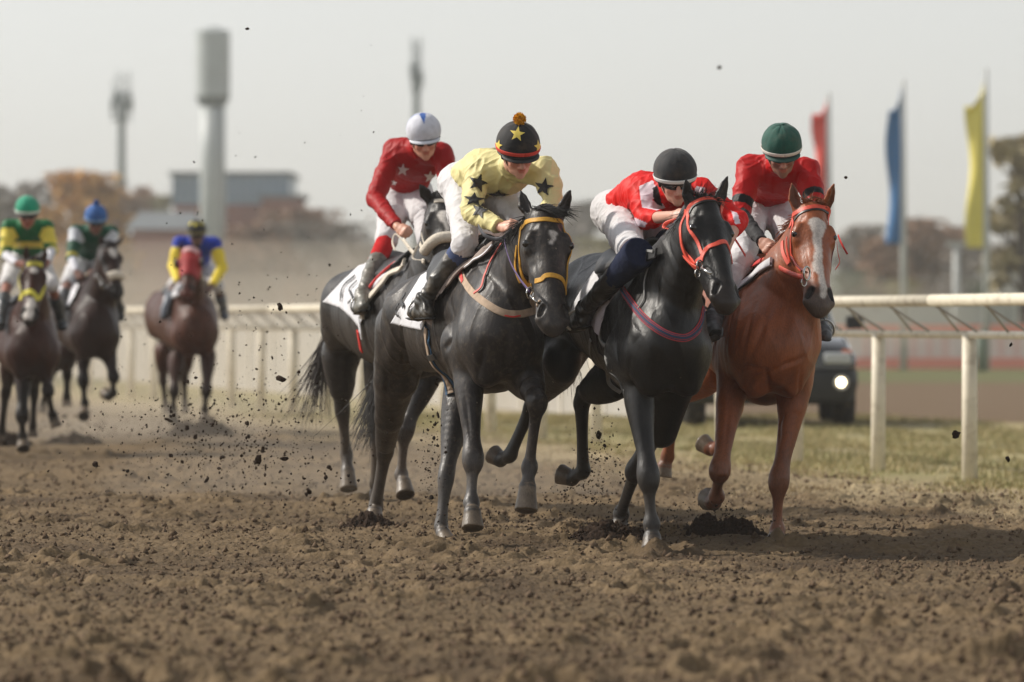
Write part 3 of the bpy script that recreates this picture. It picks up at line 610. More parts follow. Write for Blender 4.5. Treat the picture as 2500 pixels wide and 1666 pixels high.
H6 = dict(name='racehorse', heading=10, yaw=26, kind='bay2', vox=.012,
  label='bay racehorse with white noseband under the rider in a blue pompom cap',
  coat=srgb(38, 20, 15), legc=srgb(20, 17, 16), muzc=srgb(30, 24, 22), legtop=.9, dust=.15,
  trunk=[(232, 808, 54.2, .21, .26), (218, 785, 54.7, .28, .34), (205, 778, 55.2, .30, .34), (188, 770, 55.7, .26, .3), (170, 760, 56.2, .24, .275)],
  neck=[(240, 735, 54.4, .17, .26), (258, 680, 54.2, .13, .2)],
  poll=(272, 588, 54.0), muzzle=(292, 722, 53.7), headw=1.08, ears=[(246, 572, 54.0), (302, 578, 54.0)],
  marks=[[(.08, 0, .03), (.12, .0, .04), (.17, .0, .03), (.2, 0, .01)]],
  legs=[('fore', [(205, 850, 54.5), (203, 930, 54.4), (207, 985, 54.6), (205, 1000, 54.6), (204, 1018, 54.5)], 1.0),
        ('fore', [(262, 850, 54.3), (278, 922, 54.1), (276, 960, 54.5), (266, 968, 54.6), (256, 960, 54.7)], 1.0),
        ('hind', [(165, 850, 56.1), (164, 915, 56.3), (163, 968, 56.6), (163, 978, 56.6), (164, 993, 56.6)], 1.0),
        ('hind', [(150, 850, 56.2), (118, 930, 56.4), (106, 985, 56.8), (104, 995, 56.8), (102, 1008, 56.8)], .9)])
H7 = dict(name='racehorse', heading=12, yaw=-6, kind='bay3', vox=.013,
  label='brown racehorse in a red blinker hood kicking up dust',
  coat=srgb(68, 38, 26), legc=srgb(40, 31, 27), muzc=srgb(84, 44, 34), legtop=.8, dust=.4,
  trunk=[(478, 805, 59.3, .22, .27), (466, 785, 59.8, .29, .35), (450, 778, 60.3, .32, .35), (430, 772, 60.8, .28, .31), (412, 768, 61.3, .25, .28)],
  neck=[(470, 740, 59.5, .18, .25), (466, 690, 59.3, .13, .2)],
  poll=(462, 604, 59.1), muzzle=(452, 718, 58.7), headw=1.1, ears=[(440, 590, 59.1), (480, 588, 59.1)], marks=[],
  legs=[('fore', [(430, 880, 59.6), (425, 955, 59.4), (423, 1000, 59.5), (423, 1012, 59.5), (422, 1028, 59.45)], 1.05),
        ('fore', [(508, 870, 59.6), (504, 955, 59.4), (500, 1002, 59.6), (499, 1014, 59.6), (498, 1030, 59.55)], 1.05),
        ('hind', [(400, 860, 61.4), (398, 930, 61.5), (404, 985, 61.8), (405, 995, 61.8), (406, 1010, 61.8)], .95),
        ('hind', [(455, 860, 61.4), (450, 930, 61.5), (452, 985, 61.8), (452, 995, 61.8), (452, 1010, 61.8)], .9)])
# ------------------------------------------------------------------ riders
def uv_of(V):
    return CX+V[:, 0]*F/V[:, 1], HY-(V[:, 2]-CAMH)*F/V[:, 1]
def inpoly(u, v, poly):
    r = np.zeros(len(u), bool); n = len(poly); j = n-1
    for i in range(n):
        x1, y1 = poly[i]; x2, y2 = poly[j]
        if y1 != y2: r ^= ((y1 > v) != (y2 > v)) & (u < (x2-x1)*(v-y1)/(y2-y1)+x1)
        j = i
    return r
def star_pts(n=5, r2=.42, rot=0):
    return [(math.sin(rot+math.pi*i/n)*(1 if i % 2 == 0 else r2), math.cos(rot+math.pi*i/n)*(1 if i % 2 == 0 else r2)) for i in range(2*n)]
def decal(mb, bvh, c, size, shape, mi, off=.003, sub=6, tilt=0.0, stretch=(1, 1), axis=None):
    """a flat patch of cloth wrapped on a surface. c: world point near the surface; shape: outline around 0,0"""
    loc, nn, _, _ = bvh.find_nearest(Vector(c)); nn = np.array(nn)
    if nn[1] > 0 and axis is None: nn = -nn
    if axis is not None: nn = axis
    up = unit(A(0, 0, 1)-nn*nn[2]); sd_ = unit(np.cross(up, nn))
    ct, st = math.cos(tilt), math.sin(tilt)
    def pt(x, y):
        x, y = x*stretch[0], y*stretch[1]; x, y = x*ct-y*st, x*st+y*ct
        o = np.array(loc)+(sd_*x+up*y)*size+nn*.09
        r = bvh.ray_cast(Vector(o), Vector(-nn), .18)
        if r[0] is None: r = bvh.find_nearest(Vector(o-nn*.09))
        q = np.array(r[1]); q = q if q@nn > 0 else -q
        return np.array(r[0])+q*off
    m = len(shape); vs = []; fs = []; ids = {}
    for i in range(m):
        p0, p1 = shape[i], shape[(i+1) % m]
        for a in range(sub+1):
            for b in range(sub+1-a):
                t0, t1 = a/sub, b/sub
                ids[(i, a, b)] = len(vs); vs.append(pt(p0[0]*t0+p1[0]*t1, p0[1]*t0+p1[1]*t1))
        for a in range(sub):
            for b in range(sub-a):
                fs.append((ids[(i, a, b)], ids[(i, a+1, b)], ids[(i, a, b+1)]))
                if a+b < sub-1: fs.append((ids[(i, a+1, b)], ids[(i, a+1, b+1)], ids[(i, a, b+1)]))
    mb.add(vs, fs, mi)
def patch_poly(mb, bvh, poly, mi, off=.004, n=7, lim=.08):
    """a patch given by its outline on the photograph (star or stripe seen on the cloth), wrapped on the surface"""
    c = np.mean(np.array(poly), 0); vs = []; fs = []; m = len(poly); ids = {}
    for i in range(m):
        p0 = np.array(poly[i])-c; p1 = np.array(poly[(i+1) % m])-c; 
        for a in range(n+1):
            for b in range(n+1-a):
                q = c+p0*a/n+p1*b/n; h = hit(bvh, q[0], q[1], off)
                ids[(i, a, b)] = len(vs); vs.append(h[0] if h else None)
        for a in range(n):
            for b in range(n-a):
                fs.append((ids[(i, a, b)], ids[(i, a+1, b)], ids[(i, a, b+1)]))
                if a+b < n-1: fs.append((ids[(i, a+1, b)], ids[(i, a+1, b+1)], ids[(i, a, b+1)]))
    ok = [f for f in fs if all(vs[k] is not None for k in f) and max(np.linalg.norm(vs[f[0]]-vs[f[1]]), np.linalg.norm(vs[f[1]]-vs[f[2]])) < lim]
    vs = [v if v is not None else A(0, 0, 0) for v in vs]
    used = sorted({k for f in ok for k in f}); mp = {k: i for i, k in enumerate(used)}
    mb.add([vs[k] for k in used], [tuple(mp[k] for k in f) for f in ok], mi)
def folds(V, Fc, amp, fr=16, seed=0, ax=None):
    """wrinkles of thin cloth"""
    N = vnormals(V, Fc)
    x, y, z = V[:, 0]+seed, V[:, 1]+seed*.7, V[:, 2]
    wx, wz = .06*noise3(x*6, y*6, z*6), .06*noise3(x*6+9, y*6, z*6)
    a = 1-np.abs(noise3((x+wx)*fr, y*fr*.8, (z+wz)*fr*.45))*2
    b = 1-np.abs(noise3((x+z*.6+wx)*fr*.5+5, y*fr*.5, (z-x*.6+wz)*fr*1.1))*2
    h = np.clip(a, 0, 1)**2+.8*np.clip(b, 0, 1)**2-.5
    return V+N*(amp*h)[:, None]
def fist(f, wr, hd, side, palm, lab=0, s=1.0):
    """closed hand: palm, four bent fingers, thumb. wr wrist, hd towards knuckles, side across them (towards the thumb), palm normal"""
    hd, palm = unit(hd), unit(palm-hd*(palm@unit(hd))); side = unit(side-hd*(side@hd)-palm*(side@palm)); K = dict(lab=lab)
    f.seg(wr, wr+hd*.03*s, (.026*s, .019*s), (.034*s, .018*s), side=side, k=.01, **K)
    f.seg(wr+hd*.03*s, wr+hd*.072*s, (.036*s, .016*s), (.038*s, .014*s), side=side, k=.01, **K)
    for i in range(4):
        o = (1.5-i)*.0195*s; ln = (.92, 1.0, .96, .8)[i]*s
        k0 = wr+hd*(.080-.003*abs(i-1))*s+side*o-palm*.004; k1 = k0+(hd*.020+palm*.030)*ln; k2 = k1+(-hd*.020+palm*.010)*ln; k3 = k2+(-hd*.014-palm*.012)*ln
        f.seg(k0, k1, .0105*s, .0095*s, k=.005, **K); f.seg(k1, k2, .0095*s, .0085*s, k=.003, **K); f.seg(k2, k3, .0085*s, .0075*s, k=.003, **K)
    t0 = wr+hd*.022*s+side*.030*s+palm*.006; t1 = t0+(hd*.030+side*.010+palm*.020)*s; t2 = t1+(hd*.012-side*.018+palm*.020)*s
    f.seg(t0, t1, .0135*s, .011*s, k=.008, **K); f.seg(t1, t2, .011*s, .009*s, k=.003, **K)

def rider(J, horse_):
    Q = {k: P(*v) for k, v in J['j'].items()}
    if horse_ is not None:           # legs lie outside the horse's flanks
        for k_, mg in (('knL', .075), ('anL', .065), ('heL', .06), ('toL', .055), ('knR', .075), ('anR', .065), ('heR', .06), ('toR', .055)):
            u_, v_, z_ = J['j'][k_]
            for it in range(60):
                loc, nn, _, _ = horse_['bvh'].find_nearest(Vector(Q[k_]))
                if (Q[k_]-np.array(loc))@np.array(nn) > mg: break
                if k_[-1] == 'L': z_ -= .02; Q[k_] = P(u_, v_, z_)
                else: Q[k_] = Q[k_]+horse_['side']*.02
    g = lambda k: Q[k]
    vox = J.get('vox', .0055); far = vox > .008
    hc = g('helmet'); yaw, tl = R(J['yaw']), R(J['tilt']); rl = R(J.get('roll', 0))
    fd = A(math.sin(yaw)*math.cos(tl), -math.cos(yaw)*math.cos(tl), -math.sin(tl)); sv = unit(np.cross(fd, A(0, 0, 1)))
    if sv[0] < 0: sv = -sv
    up = unit(np.cross(sv, fd)); up = up if up[2] > 0 else -up
    up, sv = up*math.cos(rl)+sv*math.sin(rl), sv*math.cos(rl)-up*math.sin(rl)
    hr = J.get('hr', .12)
    c = hc-up*.052+fd*.004
    shc = (g('shL')+g('shR'))/2; shv = unit(g('shR')-g('shL')); pel = g('pelvis')
    hipv = unit(g('hipR')-g('hipL'))
    spd = unit(shc-pel); nb = shc+spd*.03+A(0, 0, .02)
    mid = lerp(pel, shc, .5)+A(0, 0, .035)
    # ---------------- body (skin)
    allp = list(Q.values()); lo = np.min(allp, 0)-.2; hi = np.max(allp, 0)+.2
    f = Field(lo, hi, vox); S0 = dict(k=.03, lab=0)
    f.seg(pel, mid, (.14, .10), (.125, .095), side=hipv, **S0)
    f.seg(mid, lerp(pel, shc, .85), (.125, .095), (.155, .10), side=shv, **S0)
    f.seg(g('shL'), g('shR'), .05, .05, k=.05, lab=0)
    f.seg(nb-spd*.02, c-up*.055-fd*.028, .055, .052, k=.03, lab=0)
    for s_ in 'LR':
        f.seg(g('sh'+s_), g('el'+s_), .045, .036, k=.02, lab=0); f.seg(g('el'+s_), g('wr'+s_), .037, .0255, k=.01, lab=0)
        f.seg(g('hip'+s_), g('kn'+s_), .085, .05, k=.03, lab=0); f.seg(g('kn'+s_), g('an'+s_), .048, .03, k=.02, lab=0)
        sg = 1 if s_ == 'L' else -1
        h_ = g('ha'+s_)-g('wr'+s_)
        fist(f, g('wr'+s_), h_, J.get('thumb'+s_, A(sg*.3, -.1, 1)), J.get('palm'+s_, A(sg*.8, .1, -.5)), s=.97)
    D = dict(side=sv)
    f.seg(c+up*.035-fd*.005, c+up*.04-fd*.006, (.074, .090), k=.01, **D, lab=0)
    def hpt(u_, f_, s_=0.0): return c+up*u_+fd*f_+sv*s_
    f.seg(hpt(.005, .030), hpt(-.075, .050), (.062, .058), (.040, .042), k=.02, lab=0, side=sv)
    f.seg(hpt(-.101, .070), hpt(-.105, .074), (.020, .016), k=.02, lab=1, side=sv)
    for s_ in (-1, 1):
        f.seg(hpt(-.030, .010, s_*.056), hpt(-.085, .040, s_*.034), .022, .018, k=.02, lab=1)
        f.seg(hpt(-.030, .062, s_*.036), hpt(-.034, .060, s_*.040), .021, .020, k=.02, lab=0)
        f.seg(hpt(.016, .078, s_*.012), hpt(.016, .070, s_*.042), .013, .012, k=.012, lab=0)
        f.seg(hpt(-.002, .086, s_*.031), hpt(-.004, .084, s_*.034), .014, .014, k=.010, sub=True)
        f.seg(hpt(-.002, .070, s_*.031), hpt(-.004, .070, s_*.033), .0135, k=.002, lab=5)
        f.seg(hpt(-.046, .096, s_*.012), hpt(-.047, .094, s_*.013), .0085, k=.006, lab=0)
        f.seg(hpt(.008, -.012, s_*.076), hpt(-.028, -.008, s_*.074), (.010, .020), (.008, .014), side=sv, k=.008, lab=0)
    f.seg(hpt(.006, .086), hpt(-.040, .108), .009, .0125, k=.012, lab=0)
    f.seg(hpt(-.066, .083, -.012), hpt(-.066, .083, .012), .0085, .0085, k=.008, lab=2)
    op = J.get('mouth', .002)
    f.seg(hpt(-.079-op, .080, -.010), hpt(-.079-op, .080, .010), .0085, .0085, k=.008, lab=2)
    f.seg(hpt(-.0725-op*.5, .096, -.010), hpt(-.0725-op*.5, .096, .010), .0015+op*.7, .0015+op*.7, k=.003, sub=True, lab=3 if op > .003 else 2)
    V, Fc, lab, E, deg = f.mesh(1)
    sk = np.array(J.get('skin', srgb(196, 150, 128))); C = np.tile(sk, (len(V), 1))*(1+.06*noise3(V[:, 0]*30, V[:, 1]*30, V[:, 2]*30))[:, None]
    C[lab == 2] = sk*A(.80, .52, .50); C[lab == 3] = (.03, .008, .006)
    fu = (V-c)@up; ff = (V-c)@fd; fs_ = (V-c)@sv
    ck = np.exp(-((fu+.03)**2+(ff-.08)**2)/.0012)[:, None]; C = C*(1-ck*A(.0, .22, .22))
    if 'beard' in J:
        bm_ = (fu < -.045+.02*np.abs(fs_)/.04) & (fu > -.14) & (ff > -.01) & (lab != 2) & (lab != 3) & (np.abs(fs_) < .08); C[bm_] = C[bm_]*.45+np.array(J['beard'])*.55
    root = thing(J['name'], J['label'], 'person', (pel[0], pel[1], min(g('anL')[2], g('anR')[2])-.06))
    mesh_obj('body', V, Fc, mat('skin', attr=True, rough=.45, spec=.4, noise=.06, nscale=90, bump=.0008, bscale=300), root, cols=C)
    # ---------------- shirt
    f = Field(lo, hi, vox); K = dict(k=.03)
    w1 = lerp(pel, shc, J.get('hem', .18)); 
    f.seg(w1, mid, (.146, .112), (.145, .118), side=hipv, lab=0, cut=(w1, -spd), **K)
    f.seg(mid, lerp(pel, shc, .84), (.145, .118), (.170, .116), side=shv, lab=0, cut=(w1, -spd), **K)
    f.seg(lerp(pel, shc, .75), nb-spd*.01, (.15, .11), (.075, .075), side=shv, lab=0, **K)
    f.seg(nb-spd*.03, lerp(nb, c-up*.05-fd*.025, .35), .070, .066, k=.015, lab=4)
    for s_ in 'LR':
        f.seg(shc+(g('sh'+s_)-shc)*.5, g('sh'+s_), .075, .070, k=.05, lab=0)
        e = g('el'+s_); m_ = lerp(g('sh'+s_), e, .5); 
        f.seg(g('sh'+s_), m_, .070, .064, k=.03, lab=1); f.seg(m_, e, .064, .054, k=.02, lab=1)
        cu = lerp(e, g('wr'+s_), J.get('cuff', .93)); cd = unit(g('wr'+s_)-e)
        f.seg(e, lerp(e, cu, .55), .054, .048, k=.015, lab=2, cut=(cu, cd))
        f.seg(lerp(e, cu, .55), cu+cd*.02, .048, .036, k=.01, lab=2, cut=(cu, cd))
    # hollow collar and cuffs are filled by the body
    V, Fc, lab, E, deg = f.mesh(2)
    V = folds(V, Fc, J.get('fold', .008), 13, seed=J.get('seed', 1)); V = folds(V, Fc, .003, 24, seed=J.get('seed', 1)+3)
    u, v = uv_of(V); C = J['shirt'](V, lab, u, v, Q)
    mats = [mat('silk_shirt', attr=True, rough=.55, spec=.2, noise=.05, nscale=14, bump=.003, bscale=22, detail=3, stretch=(1, 1, .5), dirt=DIRT, dirtamt=.05)]+J.get('patchmats', [])
    bvh = BVHTree.FromPolygons([tuple(q) for q in V], [tuple(int(i) for i in x) for x in Fc])
    if J.get('patches'):
        mb = MB()
        for poly, mi in J['patches']: patch_poly(mb, bvh, poly, mi, off=.006, n=9)
        nV = len(V); V = np.vstack([V, np.array(mb.v)]); C = np.vstack([C, np.ones((len(mb.v), 3))])
        Fl = [tuple(x) for x in Fc]+[tuple(i+nV for i in x) for x in mb.f]; mi_ = [0]*len(Fc)+mb.m
        shirt = mesh_obj('shirt', V, Fl, mats, root, cols=C, midx=mi_)
    else: shirt = mesh_obj('shirt', V, Fc, mats[:1], root, cols=C)
    # ---------------- undersleeves (under shirt) when the sleeve is short
    if 'undersleeve' in J:
        for s_ in 'LR':
            fu_ = Field(np.minimum(g('el'+s_), g('wr'+s_))-.1, np.maximum(g('el'+s_), g('wr'+s_))+.1, vox)
            fu_.seg(g('el'+s_), g('wr'+s_), .045, .033, lab=0, cut=(g('wr'+s_), unit(g('wr'+s_)-g('el'+s_))))
            V, Fc, lab, E, deg = fu_.mesh(1); V = folds(V, Fc, .005, 26, seed=4)
            mesh_obj('undersleeve', V, Fc, mat('undersleeve_'+J['key'], J['undersleeve'], rough=.8, noise=.1, bump=.001), root)
    # ---------------- breeches
    f = Field(lo, hi, vox)
    f.seg(lerp(pel, shc, -.08), lerp(pel, shc, .22), (.150, .122), (.135, .105), side=hipv, k=.04, lab=0)
    for s_ in 'LR':
        h_, k_ = g('hip'+s_), g('kn'+s_); a_ = g('an'+s_); e_ = k_+unit(a_-k_)*J.get('bend', .05)
        f.seg(h_, lerp(h_, k_, .5), (.100, .112), (.086, .095), side=hipv, k=.05, lab=0); f.seg(lerp(h_, k_, .5), k_, (.086, .095), .068, side=hipv, k=.03, lab=0, cut=((e_, unit(a_-k_)) if J.get('bend', .05) > 0 else (lerp(k_, h_, .12), unit(k_-h_))))
        if J.get('bend', .05) > 0: f.seg(k_, e_, .068, .058, k=.02, lab=0, cut=(e_, unit(a_-k_)))
    V, Fc, lab, E, deg = f.mesh(2); V = folds(V, Fc, .0045, 12, seed=6); V = folds(V, Fc, .003, 30, seed=2)
    kn = [g('knL'), g('knR')]; 
    mesh_obj('breeches', V, Fc, mat('white_breeches', srgb(208, 206, 208), rough=.75, spec=.3, sheen=.2, noise=.05, nscale=12, bump=.0012, bscale=90, dirt=srgb(150, 140, 128), dirtamt=.28, dscale=9), root)
    # ---------------- socks, boots
    for s_ in 'LR':
        k_, a_, h_, t_ = g('kn'+s_), g('an'+s_), g('he'+s_), g('to'+s_); d = unit(a_-k_)
        b0 = lerp(k_, a_, J.get('boot', .38)); s0 = lerp(k_, a_, J.get('sock', .12))
        if 'sockc' in J:
            fs = Field(np.minimum(k_, b0)-.15, np.maximum(k_, b0)+.15, vox)
            fs.seg(k_+d*J.get('sockup', .0), b0+d*.05, .061+J.get('sockfat', 0), .057, lab=0, cut=(b0+d*.05, d))
            fs.clip(s0, -d)
            V, Fc, lab, E, deg = fs.mesh(1)
            if len(V): mesh_obj('sock', folds(V, Fc, .002, 30), Fc, mat('sock_'+J['key'], J['sockc'], rough=.9, spec=.2, noise=.1, bump=.0015, bscale=200), root)
        f = Field(np.minimum(np.minimum(k_, a_), t_)-.16, np.maximum(np.maximum(k_, a_), h_)+.16, vox)
        cv = unit(np.cross(d, hipv))
        f.seg(b0, lerp(k_, a_, .62), .060, .054, k=.02, lab=0, cut=(b0, -d)); f.seg(lerp(k_, a_, .62), a_, .054, .041, k=.02, lab=0)
        f.seg(a_, h_, .041, (.033, .03), k=.025, lab=0); f.seg(lerp(h_, t_, .1), lerp(h_, t_, .62), .036, (.043, .032), side=hipv, k=.02, lab=0)
        f.seg(lerp(h_, t_, .62), t_, (.043, .032), (.030, .022), side=hipv, k=.02, lab=0); f.seg(a_, lerp(h_, t_, .55), .038, .032, k=.03, lab=0)
        V, Fc, lab, E, deg = f.mesh(2)
        tt = np.clip(((V-k_)@d)/np.linalg.norm(a_-k_), 0, 1.3); N = vnormals(V, Fc)
        V = V+N*(.004*np.sin(tt*60+noise3(V[:, 0]*20, V[:, 1]*20, V[:, 2]*20)*3)*np.exp(-((tt-.95)/.14)**2))[:, None]; V = folds(V, Fc, .003, 24, seed=5)
        C = np.tile(np.array(J.get('bootc', srgb(26, 26, 27))), (len(V), 1)); dn = np.clip(noise3(V[:, 0]*22, V[:, 1]*22, V[:, 2]*22)+.1, 0, 1)[:, None]*J.get('mud', .5); C = C*(1-dn)+np.array(srgb(112, 104, 92))*dn
        bo = mesh_obj('boot', V, Fc, mat('boot_leather', attr=True, rough=.38, spec=.5, noise=.2, nscale=40, bump=.0015, bscale=70), root, cols=C)
        # sole
        fdv = unit(t_-h_); dnv = unit(A(0, 0, -1)-fdv*(-fdv[2]))
        mb = MB(); mb.tube([h_+dnv*.030-fdv*.03, h_+dnv*.031, lerp(h_, t_, .4)+dnv*.028, lerp(h_, t_, .75)+dnv*.029, t_+dnv*.02+fdv*.02], [.026, .032, .030, .040, .020], 12, sq=.2, side=np.cross(fdv, dnv)); mb.build('sole', mat('rubber_sole', (.01, .01, .01), rough=.8), bo, smooth=True)
    # ---------------- stirrups hang from the saddle, so they belong to the horse
    if not far and horse_ is not None:
        for s_ in 'LR':
            h_, t_ = g('he'+s_), g('to'+s_); fv = unit(t_-h_); c_ = lerp(h_, t_, .55); uv_ = unit(A(0, 0, 1)-fv*fv[2]); wv = np.cross(fv, uv_)
            mb = MB(); mb.tube([c_+wv*.058*math.cos(t)+uv_*(.062*math.sin(t) if math.sin(t) > 0 else .050*max(math.sin(t), -.75))+uv_*.012 for t in np.linspace(0, 2*math.pi, 25)], .0065, 8, caps=False)
            st_ = mb.build('stirrup_iron', mat('stirrup_'+J.get('iron', 'steel'), J.get('ironc', (.45, .44, .42)), rough=.3, metal=1.0 if 'ironc' not in J else 0.0), horse_['root'], smooth=True)
            top_ = c_+uv_*.076; sd_p = lerp(g('kn'+s_), g('hip'+s_), .35)+(pel-g('hip'+s_))*.3-A(0, 0, .06)
            mb = MB(); mb.tube([top_, lerp(top_, sd_p, .5), sd_p], .012, 6, sq=.25, side=fv); mb.build('stirrup_leather', mat('black_leather', (.012, .012, .013), rough=.45, noise=.2), horse_['root'], smooth=True)
    # ---------------- helmet
    cover = J['cap']; hx, hy_, hz = hr*.97, hr*1.10, hr*.98
    rootm = MB(); nU, nV_ = 64, 26; lowf = -.48
    def dome(th, ph, ex=0):   # th azimuth from face, ph from top
        return hc+sv*math.sin(th)*math.sin(ph)*(hx+ex)+fd*math.cos(th)*math.sin(ph)*(hy_+ex)+up*math.cos(ph)*(hz+ex)
    def phmax(th): return math.acos(max(-.75, min(.9, J.get('brim', -.30)-.22*(1-math.cos(th))*.5)))
    vs = []; cs = []; fs = []
    for i in range(nV_+1):
        for j in range(nU):
            th = 2*math.pi*j/nU; ph = phmax(th)*i/nV_
            seam = abs(((th/(2*math.pi)*6)+.0) % 1-.5); w_ = .0018*math.exp(-((.5-seam)*16)**2)*min(1, ph*3)
            p = dome(th, ph, -w_ + J.get('cfold', .002)*float(noise3(np.array([math.sin(th)*3]), np.array([math.cos(th)*3]), np.array([ph*2.2+J.get('seed', 1)]))[0]))
            vs.append(p); cs.append(cover(th, ph/phmax(th), ph))
    for i in range(nV_):
        for j in range(nU): fs.append((i*nU+j, (i+1)*nU+j, (i+1)*nU+(j+1) % nU, i*nU+(j+1) % nU))
    b0 = len(vs)
    for j in range(nU):
        th = 2*math.pi*j/nU; vs.append(dome(th, phmax(th), -.014)); cs.append((.01, .01, .01))
    for j in range(nU): fs.append((nV_*nU+j, b0+j, b0+(j+1) % nU, nV_*nU+(j+1) % nU))
    hv = np.array(vs); mats = [mat('cap_cloth', attr=True, rough=J.get('caprough', .75), spec=.3, sheen=.2, noise=.12, nscale=26, bump=.0015, bscale=120, dirt=DIRT, dirtamt=.18)]+J.get('capmats', [])
    midx = [0]*len(fs)
    hb = BVHTree.FromPolygons([tuple(q) for q in vs], fs)
    if J.get('cappatch'):
        mb = MB()
        for poly, mi in J['cappatch']: patch_poly(mb, hb, poly, mi, off=.003)
        n0 = len(vs); vs = vs+list(mb.v); cs = cs+[(1, 1, 1)]*len(mb.v); fs = fs+[tuple(i+n0 for i in x) for x in mb.f]; midx += mb.m
    hel = mesh_obj('helmet', vs, fs, mats, root, cols=np.array(cs), midx=midx)
    hm = hel.data; bmm = bmesh.new(); bmm.from_mesh(hm); bmesh.ops.recalc_face_normals(bmm, faces=bmm.faces); bmm.to_mesh(hm); bmm.free()
    # band round the lower edge
    ths = np.linspace(0, 2*math.pi, 49); off_ = J.get('bandup', .86)
    if 'band' in J:
        mb = MB(); mb.ribbon([dome(t, phmax(t)*off_, .003) for t in ths], [dome(t, phmax(t)*off_, .1)-dome(t, phmax(t)*off_) for t in ths], J.get('bandw', .018), .002)
        mb.build('band', mat('band_'+J['key'], J['band'], rough=.7), hel, smooth=True)
    # lower rim and peak
    mb = MB(); mb.tube([dome(t, phmax(t), -.002) for t in ths], .006, 8, caps=False); mb.build('rim', mat('black_rim', J.get('rimc', (.012, .012, .013)), rough=.6), hel, smooth=True)
    if J.get('peak', True):
        vs = []; fs = []
        tt = np.linspace(-1.15, 1.15, 25)
        for i, t in enumerate(tt):
            e = (1-(t/1.15)**2)**.6*.030
            o = dome(t, phmax(t), 0); dr = unit(fd*math.cos(t)+sv*math.sin(t)-up*.45)
            for (x, y) in ((0, .003), (.5, .004), (1, .0015), (1, -.0015), (0, -.003)): vs.append(o+dr*e*x+up*y)
        for i in range(24):
            for q_ in range(5): fs.append((i*5+q_, i*5+(q_+1) % 5, (i+1)*5+(q_+1) % 5, (i+1)*5+q_))
        MB().add(vs, fs).build('peak', mat('peak_'+J['key'], J.get('peakc', (.015, .015, .016)), rough=.6, noise=.1), hel, smooth=True)
    if 'pompom' in J:
        mb = MB(); top = hc+up*(hz+.022)+fd*.0; r0 = J.get('pomr', .032)
        rs = np.random.default_rng(3)
        for k in range(420 if not far else 120):
            d_ = unit(rs.normal(size=3)); a0 = top+d_*r0*.35; a1 = top+d_*r0*(.9+.25*rs.random()); sd2 = unit(np.cross(d_, rs.normal(size=3)))*r0*.11
            mb.add([a0-sd2, a0+sd2, a1+sd2*.6, a1-sd2*.6], [(0, 1, 2, 3)])
        mb.ball(top, r0*.85, 12, jit=.2); mb.build('pompom', mat('pompom_'+J['key'], J['pompom'], rough=1.0, spec=.1, noise=.3, nscale=120), hel, smooth=True)
    # goggles
    vs = []; fs = []; na, nb_ = 26, 6
    for i in range(na):
        a = (-1+2*i/(na-1))*1.32
        for j in range(nb_):
            h_ = -1+2*j/(nb_-1); hh = .024*(1-.25*(abs(a)/1.32)**2); dip = .006*math.exp(-(a/.18)**2)*(1 if h_ < 0 else 0)
            rr = 1.0-.08*h_*h_
            vs.append(c+fd*(.012+math.cos(a)*.088*rr)+sv*math.sin(a)*.080*rr+up*(.004+h_*hh+dip))
    n0 = len(vs)
    for i in range(na):
        for j in range(nb_):
            q_ = vs[i*nb_+j]; vs.append(q_-unit(q_-c)*.012)
    for i in range(na-1):
        for j in range(nb_-1):
            a_, b_, c_, d_ = i*nb_+j, (i+1)*nb_+j, (i+1)*nb_+j+1, i*nb_+j+1; fs.append((a_, b_, c_, d_)); fs.append((n0+a_, n0+d_, n0+c_, n0+b_))
        for j in (0, nb_-1): fs.append((i*nb_+j, n0+i*nb_+j, n0+(i+1)*nb_+j, (i+1)*nb_+j))
    gg = mesh_obj('goggles', vs, fs, mat('goggle_lens_'+J.get('lens', 'dark'), J.get('lensc', (.006, .006, .007)), rough=.08, spec=.9), root)
    mb = MB()
    for j, s_ in ((0, -1), (nb_-1, 1)):
        mb.tube([np.array(vs[i*nb_+j])+fd*.002 for i in range(na)], .004, 6)
    mb.tube([np.array(vs[j]) for j in range(nb_)], .004, 6); mb.tube([np.array(vs[(na-1)*nb_+j]) for j in range(nb_)], .004, 6)
    mb.build('frame', mat('goggle_frame', (.01, .01, .01), rough=.4), gg, smooth=True)
    # chin harness
    if not far:
        mb = MB()
        for s_ in (-1, 1):
            mb.tube(catmull([hpt(.03, .012, s_*.084), hpt(-.02, .022, s_*.075), hpt(-.075, .035, s_*.052), hpt(-.112, .055, s_*.022), hpt(-.118, .060, 0)], 6), .008, 8, sq=.35, side=fd)
            mb.tube(catmull([hpt(.02, -.035, s_*.085), hpt(-.03, -.01, s_*.078), hpt(-.075, .035, s_*.054)], 6), .009, 8, sq=.35, side=fd)
            mb.tube([hpt(-.005, -.01, s_*.084), hpt(-.035, -.005, s_*.080)], [.022, .018], 10, sq=.4, side=fd)
        mb.build('chin_strap', mat('chin_strap', (.012, .012, .013), rough=.8), root, smooth=True)
    return dict(root=root, Q=Q, hc=hc, up=up, fd=fd, sv=sv, c=c)
def solid(c): return lambda V, lab, u, v, Q: np.tile(np.array(c), (len(V), 1))
def capc(c, seam=.6):
    def fn(th, t, ph):
        s = abs((th/(2*math.pi)*6) % 1-.5); k = 1-(.5*math.exp(-((.5-s)*30)**2) if ph > .1 else 0)*seam; return tuple(x*k for x in c)
    return fn
def starpoly(cu, cv, r, rot=0, sx=1, sy=1, r2=.42):
    return [(cu+x*r*sx, cv-y*r*sy) for x, y in star_pts(5, r2, rot)]
YEL = srgb(222, 211, 152); RED = srgb(190, 12, 14); BLK = srgb(24, 24, 26)
m_black_patch = mat('black_patch', BLK, rough=.6, noise=.15, bump=.001)
m_white_patch = mat('white_patch', srgb(222, 212, 214), rough=.6, noise=.08, bump=.001)
